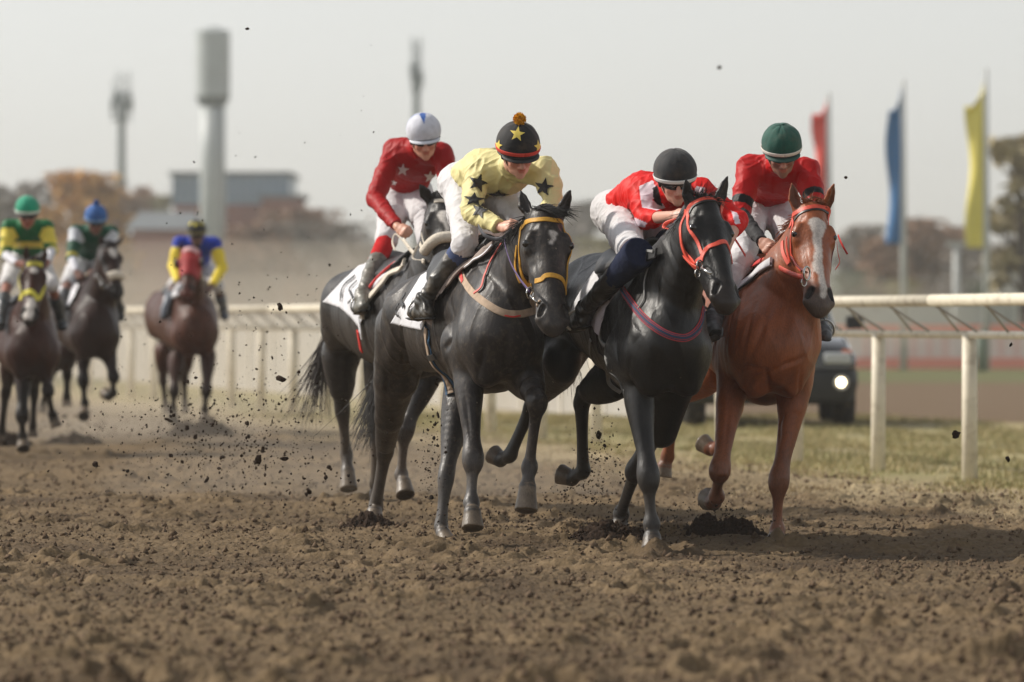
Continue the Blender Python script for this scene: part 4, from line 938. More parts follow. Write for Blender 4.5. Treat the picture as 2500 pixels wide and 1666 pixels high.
m_yellow_patch = mat('yellow_patch', srgb(232, 208, 96), rough=.6, noise=.08, bump=.001)
J1 = dict(key='star', name='person', yaw=16, tilt=26, roll=-4, hr=.120, seed=1, skin=srgb(214, 160, 136), mouth=.0025, fold=.009,
  label='rider in a pale yellow shirt with black stars and a yellow pompom on the cap',
  j=dict(helmet=(1265, 350, 30.2), shL=(1166, 415, 30.8), shR=(1328, 418, 30.6), elL=(1150, 520, 30.55), wrL=(1225, 556, 30.3), haL=(1250, 548, 30.22), elR=(1350, 484, 30.5), wrR=(1330, 565, 30.25), haR=(1318, 590, 30.2),
         pelvis=(1140, 448, 31.4), hipL=(1126, 458, 31.4), hipR=(1205, 470, 31.35), knL=(1135, 598, 30.95), knR=(1298, 555, 30.85), anL=(1035, 735, 31.1), anR=(1335, 700, 31.2), heL=(1048, 764, 31.18), toL=(1000, 768, 31.0), heR=(1330, 735, 31.3), toR=(1360, 742, 31.1)),
  shirt=solid(YEL), cap=capc(BLK), band=srgb(208, 62, 46), bandup=.88, bandw=.020, pompom=srgb(214, 156, 36), pomr=.034,
  sockc=srgb(78, 90, 124), sock=.04, boot=.22, bootc=srgb(56, 54, 50), mud=.75, sockup=.02, patchmats=[m_black_patch], capmats=[m_yellow_patch],
  patches=[(starpoly(1167, 448, 24, .3, 1, 1), 1), (starpoly(1157, 489, 24, .1, 1.1, .8), 1), (starpoly(1172, 515, 21, .3), 1), (starpoly(1329, 458, 24, .2), 1), (starpoly(1215, 476, 24, .1, 1.2, .6), 1), (starpoly(1183, 356, 14, .2, 1, .5), 1)],
  cappatch=[(starpoly(1263, 328, 19, .15), 1), (starpoly(1217, 355, 14, .3, .75, 1), 1), (starpoly(1314, 358, 15, -.2, .75, 1.1), 1)])
def sh2(V, lab, u, v, Q):
    C = np.tile(np.array(srgb(212, 18, 14)), (len(V), 1)); W = np.array(srgb(222, 206, 214))
    for poly in ([(1560, 455), (1594, 440), (1604, 468), (1592, 490), (1618, 498), (1624, 508), (1604, 514), (1568, 507), (1563, 480)], [(1518, 515), (1545, 530), (1580, 545), (1574, 556), (1545, 550), (1520, 526)], [(1694, 470), (1700, 455), (1722, 458), (1715, 480)], [(1785, 515), (1800, 520), (1808, 545), (1795, 548)]):
        C[inpoly(u, v, poly)] = W
    C[inpoly(u, v, [(1593, 460), (1605, 452), (1618, 505), (1605, 500), (1596, 490)])] = srgb(30, 20, 22)
    return C
J2 = dict(key='redwhite', name='person', yaw=10, tilt=22, roll=-4, hr=.118, seed=2, skin=srgb(206, 156, 136), mouth=.001, cuff=.42, fold=.008,
  label='rider crouched low in a red and white shirt and a black cap with white band',
  j=dict(helmet=(1648, 416, 29.95), shL=(1566, 474, 30.35), shR=(1712, 470, 30.2), elL=(1578, 535, 30.15), wrL=(1645, 527, 29.75), haL=(1672, 522, 29.68), elR=(1800, 540, 30.1), wrR=(1775, 600, 29.8), haR=(1765, 620, 29.75),
         pelvis=(1516, 515, 31.0), hipL=(1506, 528, 31.0), hipR=(1580, 535, 30.95), knL=(1550, 628, 30.5), knR=(1640, 600, 30.5), anL=(1428, 755, 30.8), anR=(1700, 740, 30.9), heL=(1428, 785, 30.88), toL=(1392, 800, 30.7), heR=(1700, 770, 31.0), toR=(1712, 785, 30.8)),
  shirt=sh2, cap=capc(srgb(38, 39, 42)), band=srgb(226, 226, 224), bandup=.93, bandw=.020, peak=False,
  sockc=srgb(30, 38, 62), sock=-.10, boot=.34, bootc=srgb(22, 23, 24), mud=.12, sockup=-.03, sockfat=.028, bend=-.02, iron='pale', ironc=srgb(190, 180, 164))
def sh3(V, lab, u, v, Q):
    C = np.tile(np.array(srgb(178, 8, 12)), (len(V), 1))
    e, s = Q['elL'], Q['shL']; 
    for a, b in ((Q['shL'], Q['elL']), (Q['shR'], Q['elR'])):
        t = ((V-a)@(b-a))/((b-a)@(b-a)); C[(t > .70) & (t < .88) & (lab == 1)] = BLK
    sp = (Q['shL']+Q['shR'])/2-Q['pelvis']; t = ((V-Q['pelvis'])@sp)/(sp@sp); C[(t < .27) & (lab == 0)] = BLK
    return C
J3 = dict(key='red', name='person', yaw=4, tilt=28, roll=-3, hr=.113, seed=3, skin=srgb(200, 150, 128), beard=srgb(70, 46, 36), cuff=.10, fold=.006, undersleeve=srgb(36, 36, 38), caprough=.38, cfold=.004,
  label='bearded rider in a plain red shirt and a shiny green cap with white band',
  j=dict(helmet=(1908, 350, 31.0), shL=(1832, 412, 31.35), shR=(1968, 418, 31.3), elL=(1806, 520, 31.2), wrL=(1860, 590, 30.85), haL=(1880, 612, 30.78), elR=(1992, 500, 31.1), wrR=(1978, 590, 30.8), haR=(1960, 615, 30.75),
         pelvis=(1868, 488, 31.95), hipL=(1838, 512, 31.9), hipR=(1905, 512, 31.9), knL=(1808, 640, 31.4), knR=(1935, 610, 31.35), anL=(1742, 775, 31.7), anR=(2000, 770, 31.8), heL=(1744, 803, 31.75), toL=(1736, 822, 31.55), heR=(2003, 800, 31.85), toR=(2018, 822, 31.65)),
  shirt=sh3, cap=capc(srgb(14, 78, 66), .3), band=srgb(222, 214, 204), bandup=.90, bandw=.019, peakc=srgb(30, 70, 62), hem=.2, sockc=srgb(200, 198, 200), boot=.5, bootc=srgb(90, 94, 98), mud=.3)
m_blue = None
def cap4(th, t, ph):
    x = abs(((th+math.pi) % (2*math.pi))-math.pi)
    if ph < .85 and x*math.sin(max(ph, .05)) < .30*(1-ph/.85): return srgb(40, 92, 170)
    if abs(abs(x)-1.9) < .16: return srgb(50, 100, 176)
    return srgb(206, 208, 218)
J4 = dict(key='redstar', name='person', yaw=6, tilt=20, roll=-5, hr=.112, seed=4, vox=.0065, skin=srgb(206, 152, 128), fold=.006,
  label='rider in a dark red shirt with white stars and a white cap with blue wedge',
  j=dict(helmet=(1034, 318, 35.3), shL=(963, 368, 35.75), shR=(1078, 378, 35.55), elL=(916, 486, 35.5), wrL=(972, 556, 35.1), haL=(998, 574, 35.0), elR=(1110, 480, 35.4), wrR=(1075, 570, 35.0), haR=(1060, 588, 34.95),
         pelvis=(985, 462, 36.3), hipL=(965, 478, 36.25), hipR=(1020, 478, 36.2), knL=(944, 585, 35.7), knR=(1045, 585, 35.6), anL=(884, 722, 36.05), anR=(1085, 720, 36.1), heL=(888, 748, 36.12), toL=(872, 758, 35.9), heR=(1085, 748, 36.2), toR=(1100, 758, 35.95)),
  shirt=solid(srgb(156, 6, 12)), cap=cap4, rimc=(.02, .02, .02), peakc=srgb(210, 212, 220), hem=.28, sockc=srgb(188, 30, 34), sock=.05, boot=.36, bootc=srgb(110, 108, 100), mud=.7, lens='amber', lensc=(.10, .03, .008),
  patchmats=[m_white_patch], patches=[(starpoly(984, 414, 16, .1), 1), (starpoly(1049, 431, 16, .1), 1), (starpoly(962, 446, 10, .1, 1, .8), 1)])
def sh5(V, lab, u, v, Q):
    C = np.tile(np.array(srgb(10, 100, 56)), (len(V), 1)); Yc = np.array(srgb(224, 204, 84))
    for a, b in ((Q['shL'], Q['elL']), (Q['shR'], Q['elR'])):
        t = ((V-a)@(b-a))/((b-a)@(b-a)); C[(t > .12) & (t < .48) & (lab == 1)] = Yc; C[(t > .92) & (lab == 1)] = Yc
    C[(v > 590) & (v < 606) & (lab == 0)] = Yc
    return C
J5 = dict(key='green', name='person', yaw=4, tilt=18, hr=.112, seed=5, vox=.011, skin=srgb(150, 100, 84), cuff=.08, undersleeve=srgb(206, 206, 212), fold=.005,
  label='rider in a green shirt with yellow bands and a bright green cap on the left',
  j=dict(helmet=(67, 508, 50.2), shL=(24, 556, 50.5), shR=(112, 558, 50.5), elL=(12, 622, 50.4), wrL=(42, 644, 50.05), haL=(62, 648, 50.0), elR=(126, 612, 50.4), wrR=(116, 640, 50.05), haR=(104, 652, 50.0),
         pelvis=(68, 618, 51.2), hipL=(46, 630, 51.2), hipR=(90, 630, 51.2), knL=(18, 692, 50.6), knR=(126, 694, 50.6), anL=(2, 775, 51.0), anR=(142, 775, 50.9), heL=(2, 792, 51.1), toL=(0, 802, 50.9), heR=(142, 792, 51), toR=(150, 800, 50.8)),
  shirt=sh5, cap=capc(srgb(20, 150, 116), .2), band=srgb(206, 216, 206), bandup=.9, bandw=.026, bootc=srgb(50, 56, 60), mud=.3)
def sh6(V, lab, u, v, Q):
    C = np.tile(np.array(srgb(12, 72, 52)), (len(V), 1)); a, b = Q['shL'], Q['elL']
    t = ((V-a)@(b-a))/((b-a)@(b-a)); C[(t > .0) & (t < .45) & (lab == 1)] = srgb(200, 204, 210); C[(t > .86) & (t < .97) & (lab == 1)] = srgb(190, 176, 80)
    return C
J6 = dict(key='blue', name='person', yaw=8, tilt=24, hr=.112, seed=6, vox=.011, skin=srgb(120, 84, 72), cuff=.08, undersleeve=srgb(206, 206, 212), fold=.005,
  label='rider in a dark green shirt with white sleeves and a blue pompom cap',
  j=dict(helmet=(234, 526, 54.6), shL=(186, 568, 54.9), shR=(272, 570, 54.9), elL=(176, 632, 54.7), wrL=(186, 664, 54.45), haL=(194, 678, 54.4), elR=(270, 632, 54.8), wrR=(238, 660, 54.4), haR=(226, 670, 54.35),
         pelvis=(215, 628, 55.6), hipL=(196, 640, 55.6), hipR=(236, 640, 55.6), knL=(166, 690, 55.1), knR=(262, 690, 55.1), anL=(150, 755, 55.4), anR=(284, 755, 55.4), heL=(150, 770, 55.5), toL=(148, 778, 55.3), heR=(284, 770, 55.5), toR=(288, 778, 55.3)),
  shirt=sh6, cap=capc(srgb(40, 92, 158), .2), band=srgb(120, 156, 200), bandup=.9, bandw=.026, pompom=srgb(34, 84, 150), pomr=.03, bootc=srgb(50, 52, 56), mud=.3)
def sh7(V, lab, u, v, Q):
    C = np.tile(np.array(srgb(32, 60, 170)), (len(V), 1)); Yc = np.array(srgb(232, 206, 62))
    for a, b in ((Q['shL'], Q['elL']), (Q['shR'], Q['elR'])):
        t = ((V-a)@(b-a))/((b-a)@(b-a)); C[(t > .28) & (lab == 1)] = Yc
    C[lab == 2] = Yc
    return C
def cap7(th, t, ph):
    s = (th/(2*math.pi)*6+.5) % 1
    return srgb(214, 200, 70) if (ph-.75)**2/.05+((s-.5)/.28)**2 < 1 else srgb(34, 34, 34)
J7 = dict(key='blueyellow', name='person', yaw=-4, tilt=16, hr=.106, seed=7, vox=.011, skin=srgb(110, 84, 76), fold=.004,
  label='rider in a blue shirt with long yellow sleeves and a black and yellow cap',
  j=dict(helmet=(480, 560, 59.6), shL=(438, 594, 59.9), shR=(524, 596, 59.9), elL=(423, 650, 59.8), wrL=(436, 692, 59.5), haL=(444, 704, 59.45), elR=(543, 654, 59.8), wrR=(516, 700, 59.5), haR=(508, 710, 59.45),
         pelvis=(480, 648, 60.6), hipL=(460, 658, 60.6), hipR=(500, 658, 60.6), knL=(426, 696, 60.0), knR=(532, 700, 60.0), anL=(404, 755, 60.3), anR=(545, 755, 60.3), heL=(403, 768, 60.4), toL=(401, 776, 60.2), heR=(546, 768, 60.4), toR=(550, 776, 60.2)),
  shirt=sh7, cap=cap7, band=srgb(120, 110, 70), bandup=.92, bandw=.03, bootc=srgb(96, 104, 116), mud=.3)
# ------------------------------------------------------------------ tack, hair
m_yel = mat('yellow_strap', srgb(212, 158, 52), rough=.6, noise=.15, nscale=60, bump=.0008)
m_coral = mat('coral_strap', srgb(226, 84, 62), rough=.5, noise=.12, nscale=60, bump=.0008)
m_red = mat('red_strap', srgb(200, 40, 36), rough=.55, noise=.1)
m_beige = mat('beige_webbing', srgb(172, 150, 128), rough=.85, noise=.18, nscale=30, bump=.001)
m_white = mat('white_cloth', srgb(214, 214, 218), rough=.8, noise=.05, nscale=14, bump=.001, dirt=srgb(150, 142, 130), dirtamt=.2)
m_black = mat('black_leather', (.012, .012, .013), rough=.45, noise=.2)
m_metal = mat('steel_bit', (.55, .54, .52), rough=.25, metal=1.0)
m_blue = mat('blue_webbing', srgb(44, 84, 118), rough=.8, noise=.1)
m_pad = mat('grey_brown_pad', srgb(132, 118, 110), rough=.9, noise=.2, nscale=20, bump=.001)
m_pink = mat('pale_pad', srgb(172, 164, 170), rough=.9, noise=.1, nscale=20, bump=.001)
m_navy = mat('navy_webbing', srgb(34, 58, 84), rough=.8, noise=.1)
m_rope = mat('pale_leather', srgb(206, 196, 180), rough=.8, noise=.1)
m_purple = mat('purple_rein', srgb(84, 66, 110), rough=.7, noise=.1)
m_grey = mat('grey_webbing', srgb(128, 128, 126), rough=.8, noise=.15)
def ring(mb, c, r, nrm, th=.004, mi=0, sq=1.0):
    c = np.asarray(c); n = unit(nrm); a = unit(np.cross(n, A(0, 0, 1))); b = np.cross(n, a)
    mb.tube([c+(a*math.cos(t)*sq+b*math.sin(t))*r for t in np.linspace(0, 2*math.pi, 19)], th, 6, mi, caps=False)
def rein(name, h, pts, r, m, sq=.25, parent=None):
    mb = MB(); mb.tube(catmull([P(*p) for p in pts], 8), r, 8, 0, sq=sq, side=A(0, 0, 1)); return mb.build(name, m, parent or h['root'], smooth=True)
def hair(name, h, roots, n, length, dirs, col, droop=.3, seed=1, w=.0028, jit=.25, seg=7, mt=None, parent=None):
    """strands from points of a root curve; dirs: direction per root point"""
    rs = np.random.default_rng(seed); mb = MB(); m = len(roots)
    for k in range(n):
        t = rs.random()*(m-1); i = int(min(t, m-2)); fr = t-i
        p = lerp(np.asarray(roots[i], float), np.asarray(roots[i+1], float), fr)+rs.normal(size=3)*.006
        d = unit(lerp(np.asarray(dirs[i], float), np.asarray(dirs[i+1], float), fr)+rs.normal(size=3)*jit)
        L = length*(.55+.6*rs.random()); cu = rs.normal(size=3)*.18; pts = []; q = p-d*.01
        for s_ in range(seg):
            pts.append(q.copy()); d = unit(d+(A(0, 0, -1)*droop+cu)/seg); q = q+d*L/seg
        mb.tube(pts, np.linspace(w, w*.25, seg), 3, caps=False)
    return mb.build(name, mt or mat('hair_'+name+str(seed), col, rough=.5, spec=.3, noise=.25, nscale=50), parent or h['root'], smooth=True)
def cloth_patch(mb, h, poly, mi, off=.014, n=9, wav=.005):
    i0 = len(mb.v); patch_poly(mb, h['bvh'], poly, mi, off=off, n=16, lim=.3)
    for i in range(i0, len(mb.v)):
        v = mb.v[i]; mb.v[i] = (v[0], v[1]-wav*(1+math.sin(v[0]*40+v[2]*31)), v[2])
def solid_mod(o, t):
    m = o.modifiers.new('thickness', 'SOLIDIFY'); m.thickness = t; m.offset = 1
def saddle(h, t0=.1, t1=.75, c=(.012, .012, .013)):
    """light racing saddle on the back"""
    tr = h['tr']; a = tr[1][0]+A(0, 0, tr[1][1][1]); b = tr[3][0]+A(0, 0, tr[3][1][1])
    mb = MB(); rows = []; N = 12; M = 13
    for i in range(N):
        t = t0+(t1-t0)*i/(N-1); c0 = lerp(a, b, t); row = []
        wdt = .13+.10*math.sin(math.pi*i/(N-1))
        for j in range(M):
            x = (-1+2*j/(M-1))*wdt; o = c0+h['side']*x+A(0, 0, .25)
            r = h['bvh'].ray_cast(Vector(o), Vector((0, 0, -1)), 1.2)
            z = r[0][2] if r[0] is not None else c0[2]-.2
            row.append(A(o[0], o[1], z+.022+.03*((i/(N-1)-.45)**2)*4*(1-abs(x)/.25)))
        rows.append(row)
    mb.add([p for r in rows for p in r], [(i*M+j, i*M+j+1, (i+1)*M+j+1, (i+1)*M+j) for i in range(N-1) for j in range(M-1)])
    o = mb.build('saddle', m_black, h['root'], smooth=True); solid_mod(o, .02); return o

def tack1(h):
    b = h['bvh']; R_ = h['root']
    mb = MB()
    strap(mb, b, [(1272, 560), (1283, 546), (1306, 538), (1333, 536), (1355, 539), (1373, 548), (1384, 566, 29.75)], .024)
    strap(mb, b, [(1279, 540), (1272, 560), (1268, 600), (1270, 644), (1278, 678), (1292, 703)], .020)
    strap(mb, b, [(1285, 700, 29.6), (1294, 703), (1310, 686), (1332, 674), (1355, 674), (1373, 684), (1380, 705), (1383, 720, 29.6)], .026)
    strap(mb, b, [(1388, 570, 29.75), (1390, 640, 29.7), (1386, 700, 29.6)], .018)
    strap(mb, b, [(1263, 600), (1259, 650), (1271, 690)], .016)
    br = mb.build('bridle', m_yel, R_, smooth=False)
    mb = MB(); ring(mb, P(1294, 716, 29.42), .030, A(.8, -.6, 0)); mb.tube([P(1296, 722, 29.40), P(1308, 738, 29.32), P(1318, 741, 29.36)], .007, 8); mb.build('bit', m_metal, br, smooth=True)
    rein('rein', h, [(1240, 570, 30.15), (1232, 590, 30.05), (1246, 640, 29.9), (1268, 680, 29.6), (1293, 712, 29.42)], .011, m_purple)
    mb = MB(); mb.tube(catmull([P(1168, 552, 30.3), P(1180, 572, 30.2), P(1205, 584, 30.15), P(1232, 580, 30.1), P(1250, 560, 30.15)], 8), .012, 8, sq=.3, side=A(0, 0, 1)); mb.build('loop_rein', mat('striped_rein', srgb(60, 60, 66), rough=.7, noise=.5, nscale=60), R_, smooth=True)
    mb = MB(); strap(mb, b, [(1126, 668), (1130, 680), (1141, 698), (1164, 724), (1195, 747), (1225, 763), (1256, 768), (1287, 764), (1308, 750), (1316, 742)], .040, th=.004); bs = mb.build('breast_strap', m_beige, R_)
    mb = MB(); strap(mb, b, [(1125, 665), (1133, 690)], .02, off=.010); strap(mb, b, [(1232, 772), (1250, 775), (1268, 773)], .008, off=.010); mb.build('buckle_tab', m_red, bs)
    mb = MB(); strap(mb, b, [(1228, 596), (1214, 617), (1198, 645), (1187, 671), (1176, 705), (1160, 718)], .013, off=.010); mb.build('neck_strap', mat('salmon_strap', srgb(206, 84, 72), rough=.6, noise=.1), R_)
    mb = MB(); g = [(1044, 800), (1047, 847), (1058, 887), (1077, 930), (1104, 962)]
    strap(mb, b, g, .078, th=.004, mi=0); strap(mb, b, g, .056, th=.004, off=.0075, mi=1); strap(mb, b, g, .034, th=.004, off=.011, mi=2)
    gi = mb.build('girth', [m_blue, m_black, m_beige], R_); 
    mb = MB(); strap(mb, b, [(1052, 872), (1068, 868)], .035, off=.018); mb.build('buckle', m_black, gi)
    mb = MB(); cloth_patch(mb, h, [(1032, 676), (1010, 712), (985, 750), (958, 789), (995, 798), (1034, 806), (1048, 765), (1062, 738), (1100, 690), (1120, 650), (1080, 648)], 0)
    o = mb.build('saddle_cloth', m_white, R_, smooth=True); solid_mod(o, .006)
    mb = MB(); strap(mb, b, [(1000, 722), (990, 738), (996, 752)], .022, off=.028); strap(mb, b, [(985, 745), (978, 760), (984, 772)], .012, off=.028); mb.build('number_print', m_black, o)
    mb = MB(); cloth_patch(mb, h, [(1083, 707), (1058, 730), (1036, 752), (1046, 778), (1066, 800), (1069, 765), (1076, 728), (1110, 694), (1104, 690)], 0, off=.03)
    strap(mb, b, [(1212, 606), (1180, 628), (1150, 652), (1112, 684), (1082, 714)], .06, off=.03, th=.006); mb.build('saddle_pad', m_pad, R_, smooth=True)
    mb = MB(); strap(mb, b, [(1205, 600), (1170, 618), (1130, 648), (1098, 682), (1075, 715)], .05, off=.045, th=.008); mb.build('saddle_flap', m_black, R_)
    mb = MB(); strap(mb, b, [(1218, 606), (1185, 636), (1150, 664)], .012, off=.042, th=.004); mb.build('pad_edge', m_white, R_)
    saddle(h)
    # forelock, tail
    hp, n, sv = h['hp'], h['n'], h['sv']
    hair('forelock', h, [hp(-.005, x, -.03) for x in (-.05, 0, .05)], 150, .17, [h['a']*.45+n*.7+sv*(x-.2) for x in (.9, 1.2, 1.5)], srgb(34, 33, 34), .35, seed=11, w=.003)
    hair('tail', h, [P(950, 830, 32.6), P(935, 900, 32.9)], 260, .62, [A(-.1, .3, -1), A(-.25, .2, -1)], srgb(40, 36, 34), .1, seed=12, w=.003, jit=.15, seg=9)
    hair('mane', h, [hp(-.01, -.06, -.10), P(1262, 560, 30.0), P(1225, 600, 30.3)], 160, .14, [sv*-.8-A(0, 0, .5)]*3, srgb(30, 29, 30), .5, seed=13)
def tack2(h):
    b = h['bvh']; R_ = h['root']; mb = MB()
    strap(mb, b, [(1672, 528, 29.2), (1679, 519), (1688, 501), (1710, 489), (1739, 486), (1764, 494), (1781, 506), (1800, 530, 29.3)], .022)
    strap(mb, b, [(1676, 512), (1664, 548), (1663, 577), (1676, 620), (1698, 646)], .022)
    strap(mb, b, [(1680, 530), (1695, 577), (1714, 620)], .018)
    strap(mb, b, [(1712, 640), (1716, 624), (1728, 606), (1748, 597), (1774, 595), (1790, 606), (1797, 628), (1797, 645, 29.1)], .024)
    strap(mb, b, [(1700, 640), (1714, 630)], .022)
    strap(mb, b, [(1668, 590), (1684, 632), (1706, 655)], .018, off=.014)
    br = mb.build('bridle', m_coral, R_)
    mb = MB()
    strap(mb, b, [(1683, 522), (1692, 505), (1712, 494), (1739, 491), (1762, 499)], .012, off=.003)
    mb.build('lining', m_black, br)
    mb = MB(); ring(mb, P(1708, 648, 29.0), .026, A(.8, -.6, 0)); ring(mb, P(1703, 668, 29.0), .022, A(.8, -.6, 0)); mb.tube([P(1712, 655, 28.98), P(1735, 668, 28.9)], .008, 8); mb.build('bit', m_metal, br, smooth=True)
    rein('rein', h, [(1670, 528, 29.6), (1655, 536, 29.6), (1628, 545, 29.65), (1622, 556, 29.65), (1640, 560, 29.55), (1662, 560, 29.45)], .011, m_coral)
    rein('rein', h, [(1668, 535, 29.5), (1655, 600, 29.4), (1680, 640, 29.1), (1705, 655, 29.0)], .010, m_coral)
    rein('rein', h, [(1795, 585, 29.15), (1808, 605, 29.2), (1820, 625, 29.3)], .008, m_red)
    mb = MB(); g = [(1520, 706), (1530, 722), (1555, 757), (1593, 795), (1632, 818), (1670, 826), (1697, 812), (1711, 785), (1716, 755)]
    strap(mb, b, g, .040, th=.003, mi=0); strap(mb, b, g, .030, th=.003, off=.0065, mi=1); strap(mb, b, g, .020, th=.003, off=.009, mi=0); strap(mb, b, g, .014, th=.003, off=.0115, mi=1)
    mb.build('breast_strap', [mat('red_edge', srgb(176, 50, 54), rough=.8), m_navy], R_)
    mb = MB(); strap(mb, b, [(1590, 640), (1576, 690), (1575, 730), (1560, 755)], .010, off=.008); mb.build('neck_strap', m_grey, R_)
    mb = MB(); strap(mb, b, [(1466, 800), (1472, 840), (1485, 885), (1505, 930), (1524, 958)], .022, th=.004); strap(mb, b, [(1443, 830), (1459, 892), (1485, 930), (1515, 958)], .022, th=.004); strap(mb, b, [(1455, 815), (1468, 870), (1490, 915), (1520, 955)], .03, off=.002, mi=1); mb.build('girth', [m_grey, m_black], R_)
    mb = MB(); cloth_patch(mb, h, [(1456, 664), (1430, 700), (1408, 738), (1400, 762), (1412, 762), (1440, 735), (1470, 690)], 0); o = mb.build('saddle_cloth', m_white, R_, smooth=True); solid_mod(o, .006)
    mb = MB(); cloth_patch(mb, h, [(1522, 688), (1490, 728), (1462, 768), (1452, 788), (1462, 810), (1472, 818), (1478, 780), (1490, 748), (1520, 714), (1540, 690)], 0, off=.024); mb.build('saddle_pad', m_pink, R_, smooth=True)
    mb = MB(); strap(mb, b, [(1615, 622), (1580, 640), (1548, 660), (1526, 690), (1500, 730)], .055, off=.035, th=.006); sf = mb.build('saddle_flap', m_black, R_)
    mb = MB(); strap(mb, b, [(1612, 620), (1572, 632), (1540, 652), (1520, 685)], .014, off=.045, th=.004); mb.build('edge_trim', m_grey, sf)
    saddle(h)
    hp, n, sv = h['hp'], h['n'], h['sv']
    hair('forelock', h, [hp(-.01, x, -.035) for x in (-.05, 0, .05)], 110, .11, [sv*-.5-h['a']*.3+n*.5, n*.6, sv*.5+n*.5], srgb(26, 25, 26), .6, seed=21)
    hair('mane', h, [hp(0, -.05, -.09), P(1662, 540, 29.4), P(1635, 590, 29.6), P(1615, 625, 29.8)], 220, .15, [sv*-.6-A(0, 0, .6)]*4, srgb(26, 25, 26), .6, seed=22)
    hair('tail', h, [P(1380, 700, 31.9), P(1370, 760, 32.1)], 120, .6, [A(.05, .2, -1)]*2, srgb(24, 22, 22), .1, seed=23, jit=.12)
def tack3(h):
    b = h['bvh']; R_ = h['root']; mb = MB()
    strap(mb, b, [(1930, 556, 30.5), (1935, 536), (1951, 517), (1976, 507), (2002, 506), (2024, 515), (2040, 536), (2046, 560, 30.5)], .024)
    strap(mb, b, [(1936, 534), (1932, 575), (1934, 627), (1957, 660)], .016)
    strap(mb, b, [(1918, 560), (1911, 590), (1912, 615), (1926, 645)], .022)
    strap(mb, b, [(1926, 580), (1926, 610), (1932, 640)], .014, off=.012)
    br = mb.build('bridle', m_coral, R_)
    mb = MB(); strap(mb, b, [(1940, 540), (1953, 523), (1977, 513), (2002, 512), (2022, 521), (2034, 538)], .013, off=.003); mb.build('lining', m_black, br)
    mb = MB(); strap(mb, b, [(1936, 627), (1950, 648), (1966, 662)], .012, off=.014); strap(mb, b, [(2047, 585, 30.45), (2050, 630, 30.4), (2038, 665, 30.35)], .012); mb.build('cheek_piece', mat('dark_red_strap', srgb(112, 30, 30), rough=.6), br)
    mb = MB(); ring(mb, P(1970, 668, 30.05), .036, A(.8, -.6, 0), .006, sq=.8); ring(mb, P(1963, 690, 30.08), .02, A(.7, -.7, 0)); mb.build('bit', m_metal, br, smooth=True)
    rein('rein', h, [(1872, 625, 30.75), (1884, 636, 30.66), (1900, 652, 30.5), (1922, 664, 30.34), (1942, 672, 30.2), (1966, 679, 30.05)], .014, m_coral, sq=.35)
    rein('rein', h, [(1872, 632, 30.8), (1852, 640, 30.9), (1832, 648, 31.0), (1815, 662, 31.0), (1803, 682, 31.0)], .013, m_coral, sq=.4)
    rein('rein', h, [(2046, 575, 30.35), (2056, 598, 30.3), (2069, 621, 30.3)], .009, m_red)
    rein('rein', h, [(2043, 590, 30.4), (2046, 620, 30.3), (2050, 640, 30.25), (2040, 658, 30.2)], .006, m_red)
    mb = MB(); strap(mb, b, [(1888, 640), (1850, 668), (1815, 697), (1780, 728), (1744, 765), (1730, 790, 31.3)], .05, off=.014, th=.008); o = mb.build('saddle_cloth', m_white, R_)
    mb = MB(); strap(mb, b, [(1888, 645), (1850, 674), (1815, 704), (1780, 735), (1746, 772)], .012, off=.014, th=.004); mb.build('edge_trim', m_black, o)
    mb = MB(); strap(mb, b, [(1868, 640), (1835, 664), (1806, 690)], .025, off=.026, th=.004, mi=0); strap(mb, b, [(1855, 640), (1825, 660), (1800, 680)], .02, off=.03, th=.004, mi=1); mb.build('saddle_pad', [m_red, m_white], R_)
    saddle(h)
    hp, n, sv = h['hp'], h['n'], h['sv']
    hair('forelock', h, [hp(-.015, x, -.03) for x in (-.04, 0, .04)], 150, .075, [sv*-.6+n*.4-h['a']*.4, n*.6-h['a']*.2, sv*.8+n*.5], srgb(142, 84, 50), .5, seed=31)
    hair('mane', h, [hp(0, -.05, -.10), P(1915, 560, 30.65), P(1895, 610, 30.8)], 120, .08, [sv*-.7-A(0, 0, .3)]*3, srgb(140, 84, 54), .5, seed=32)
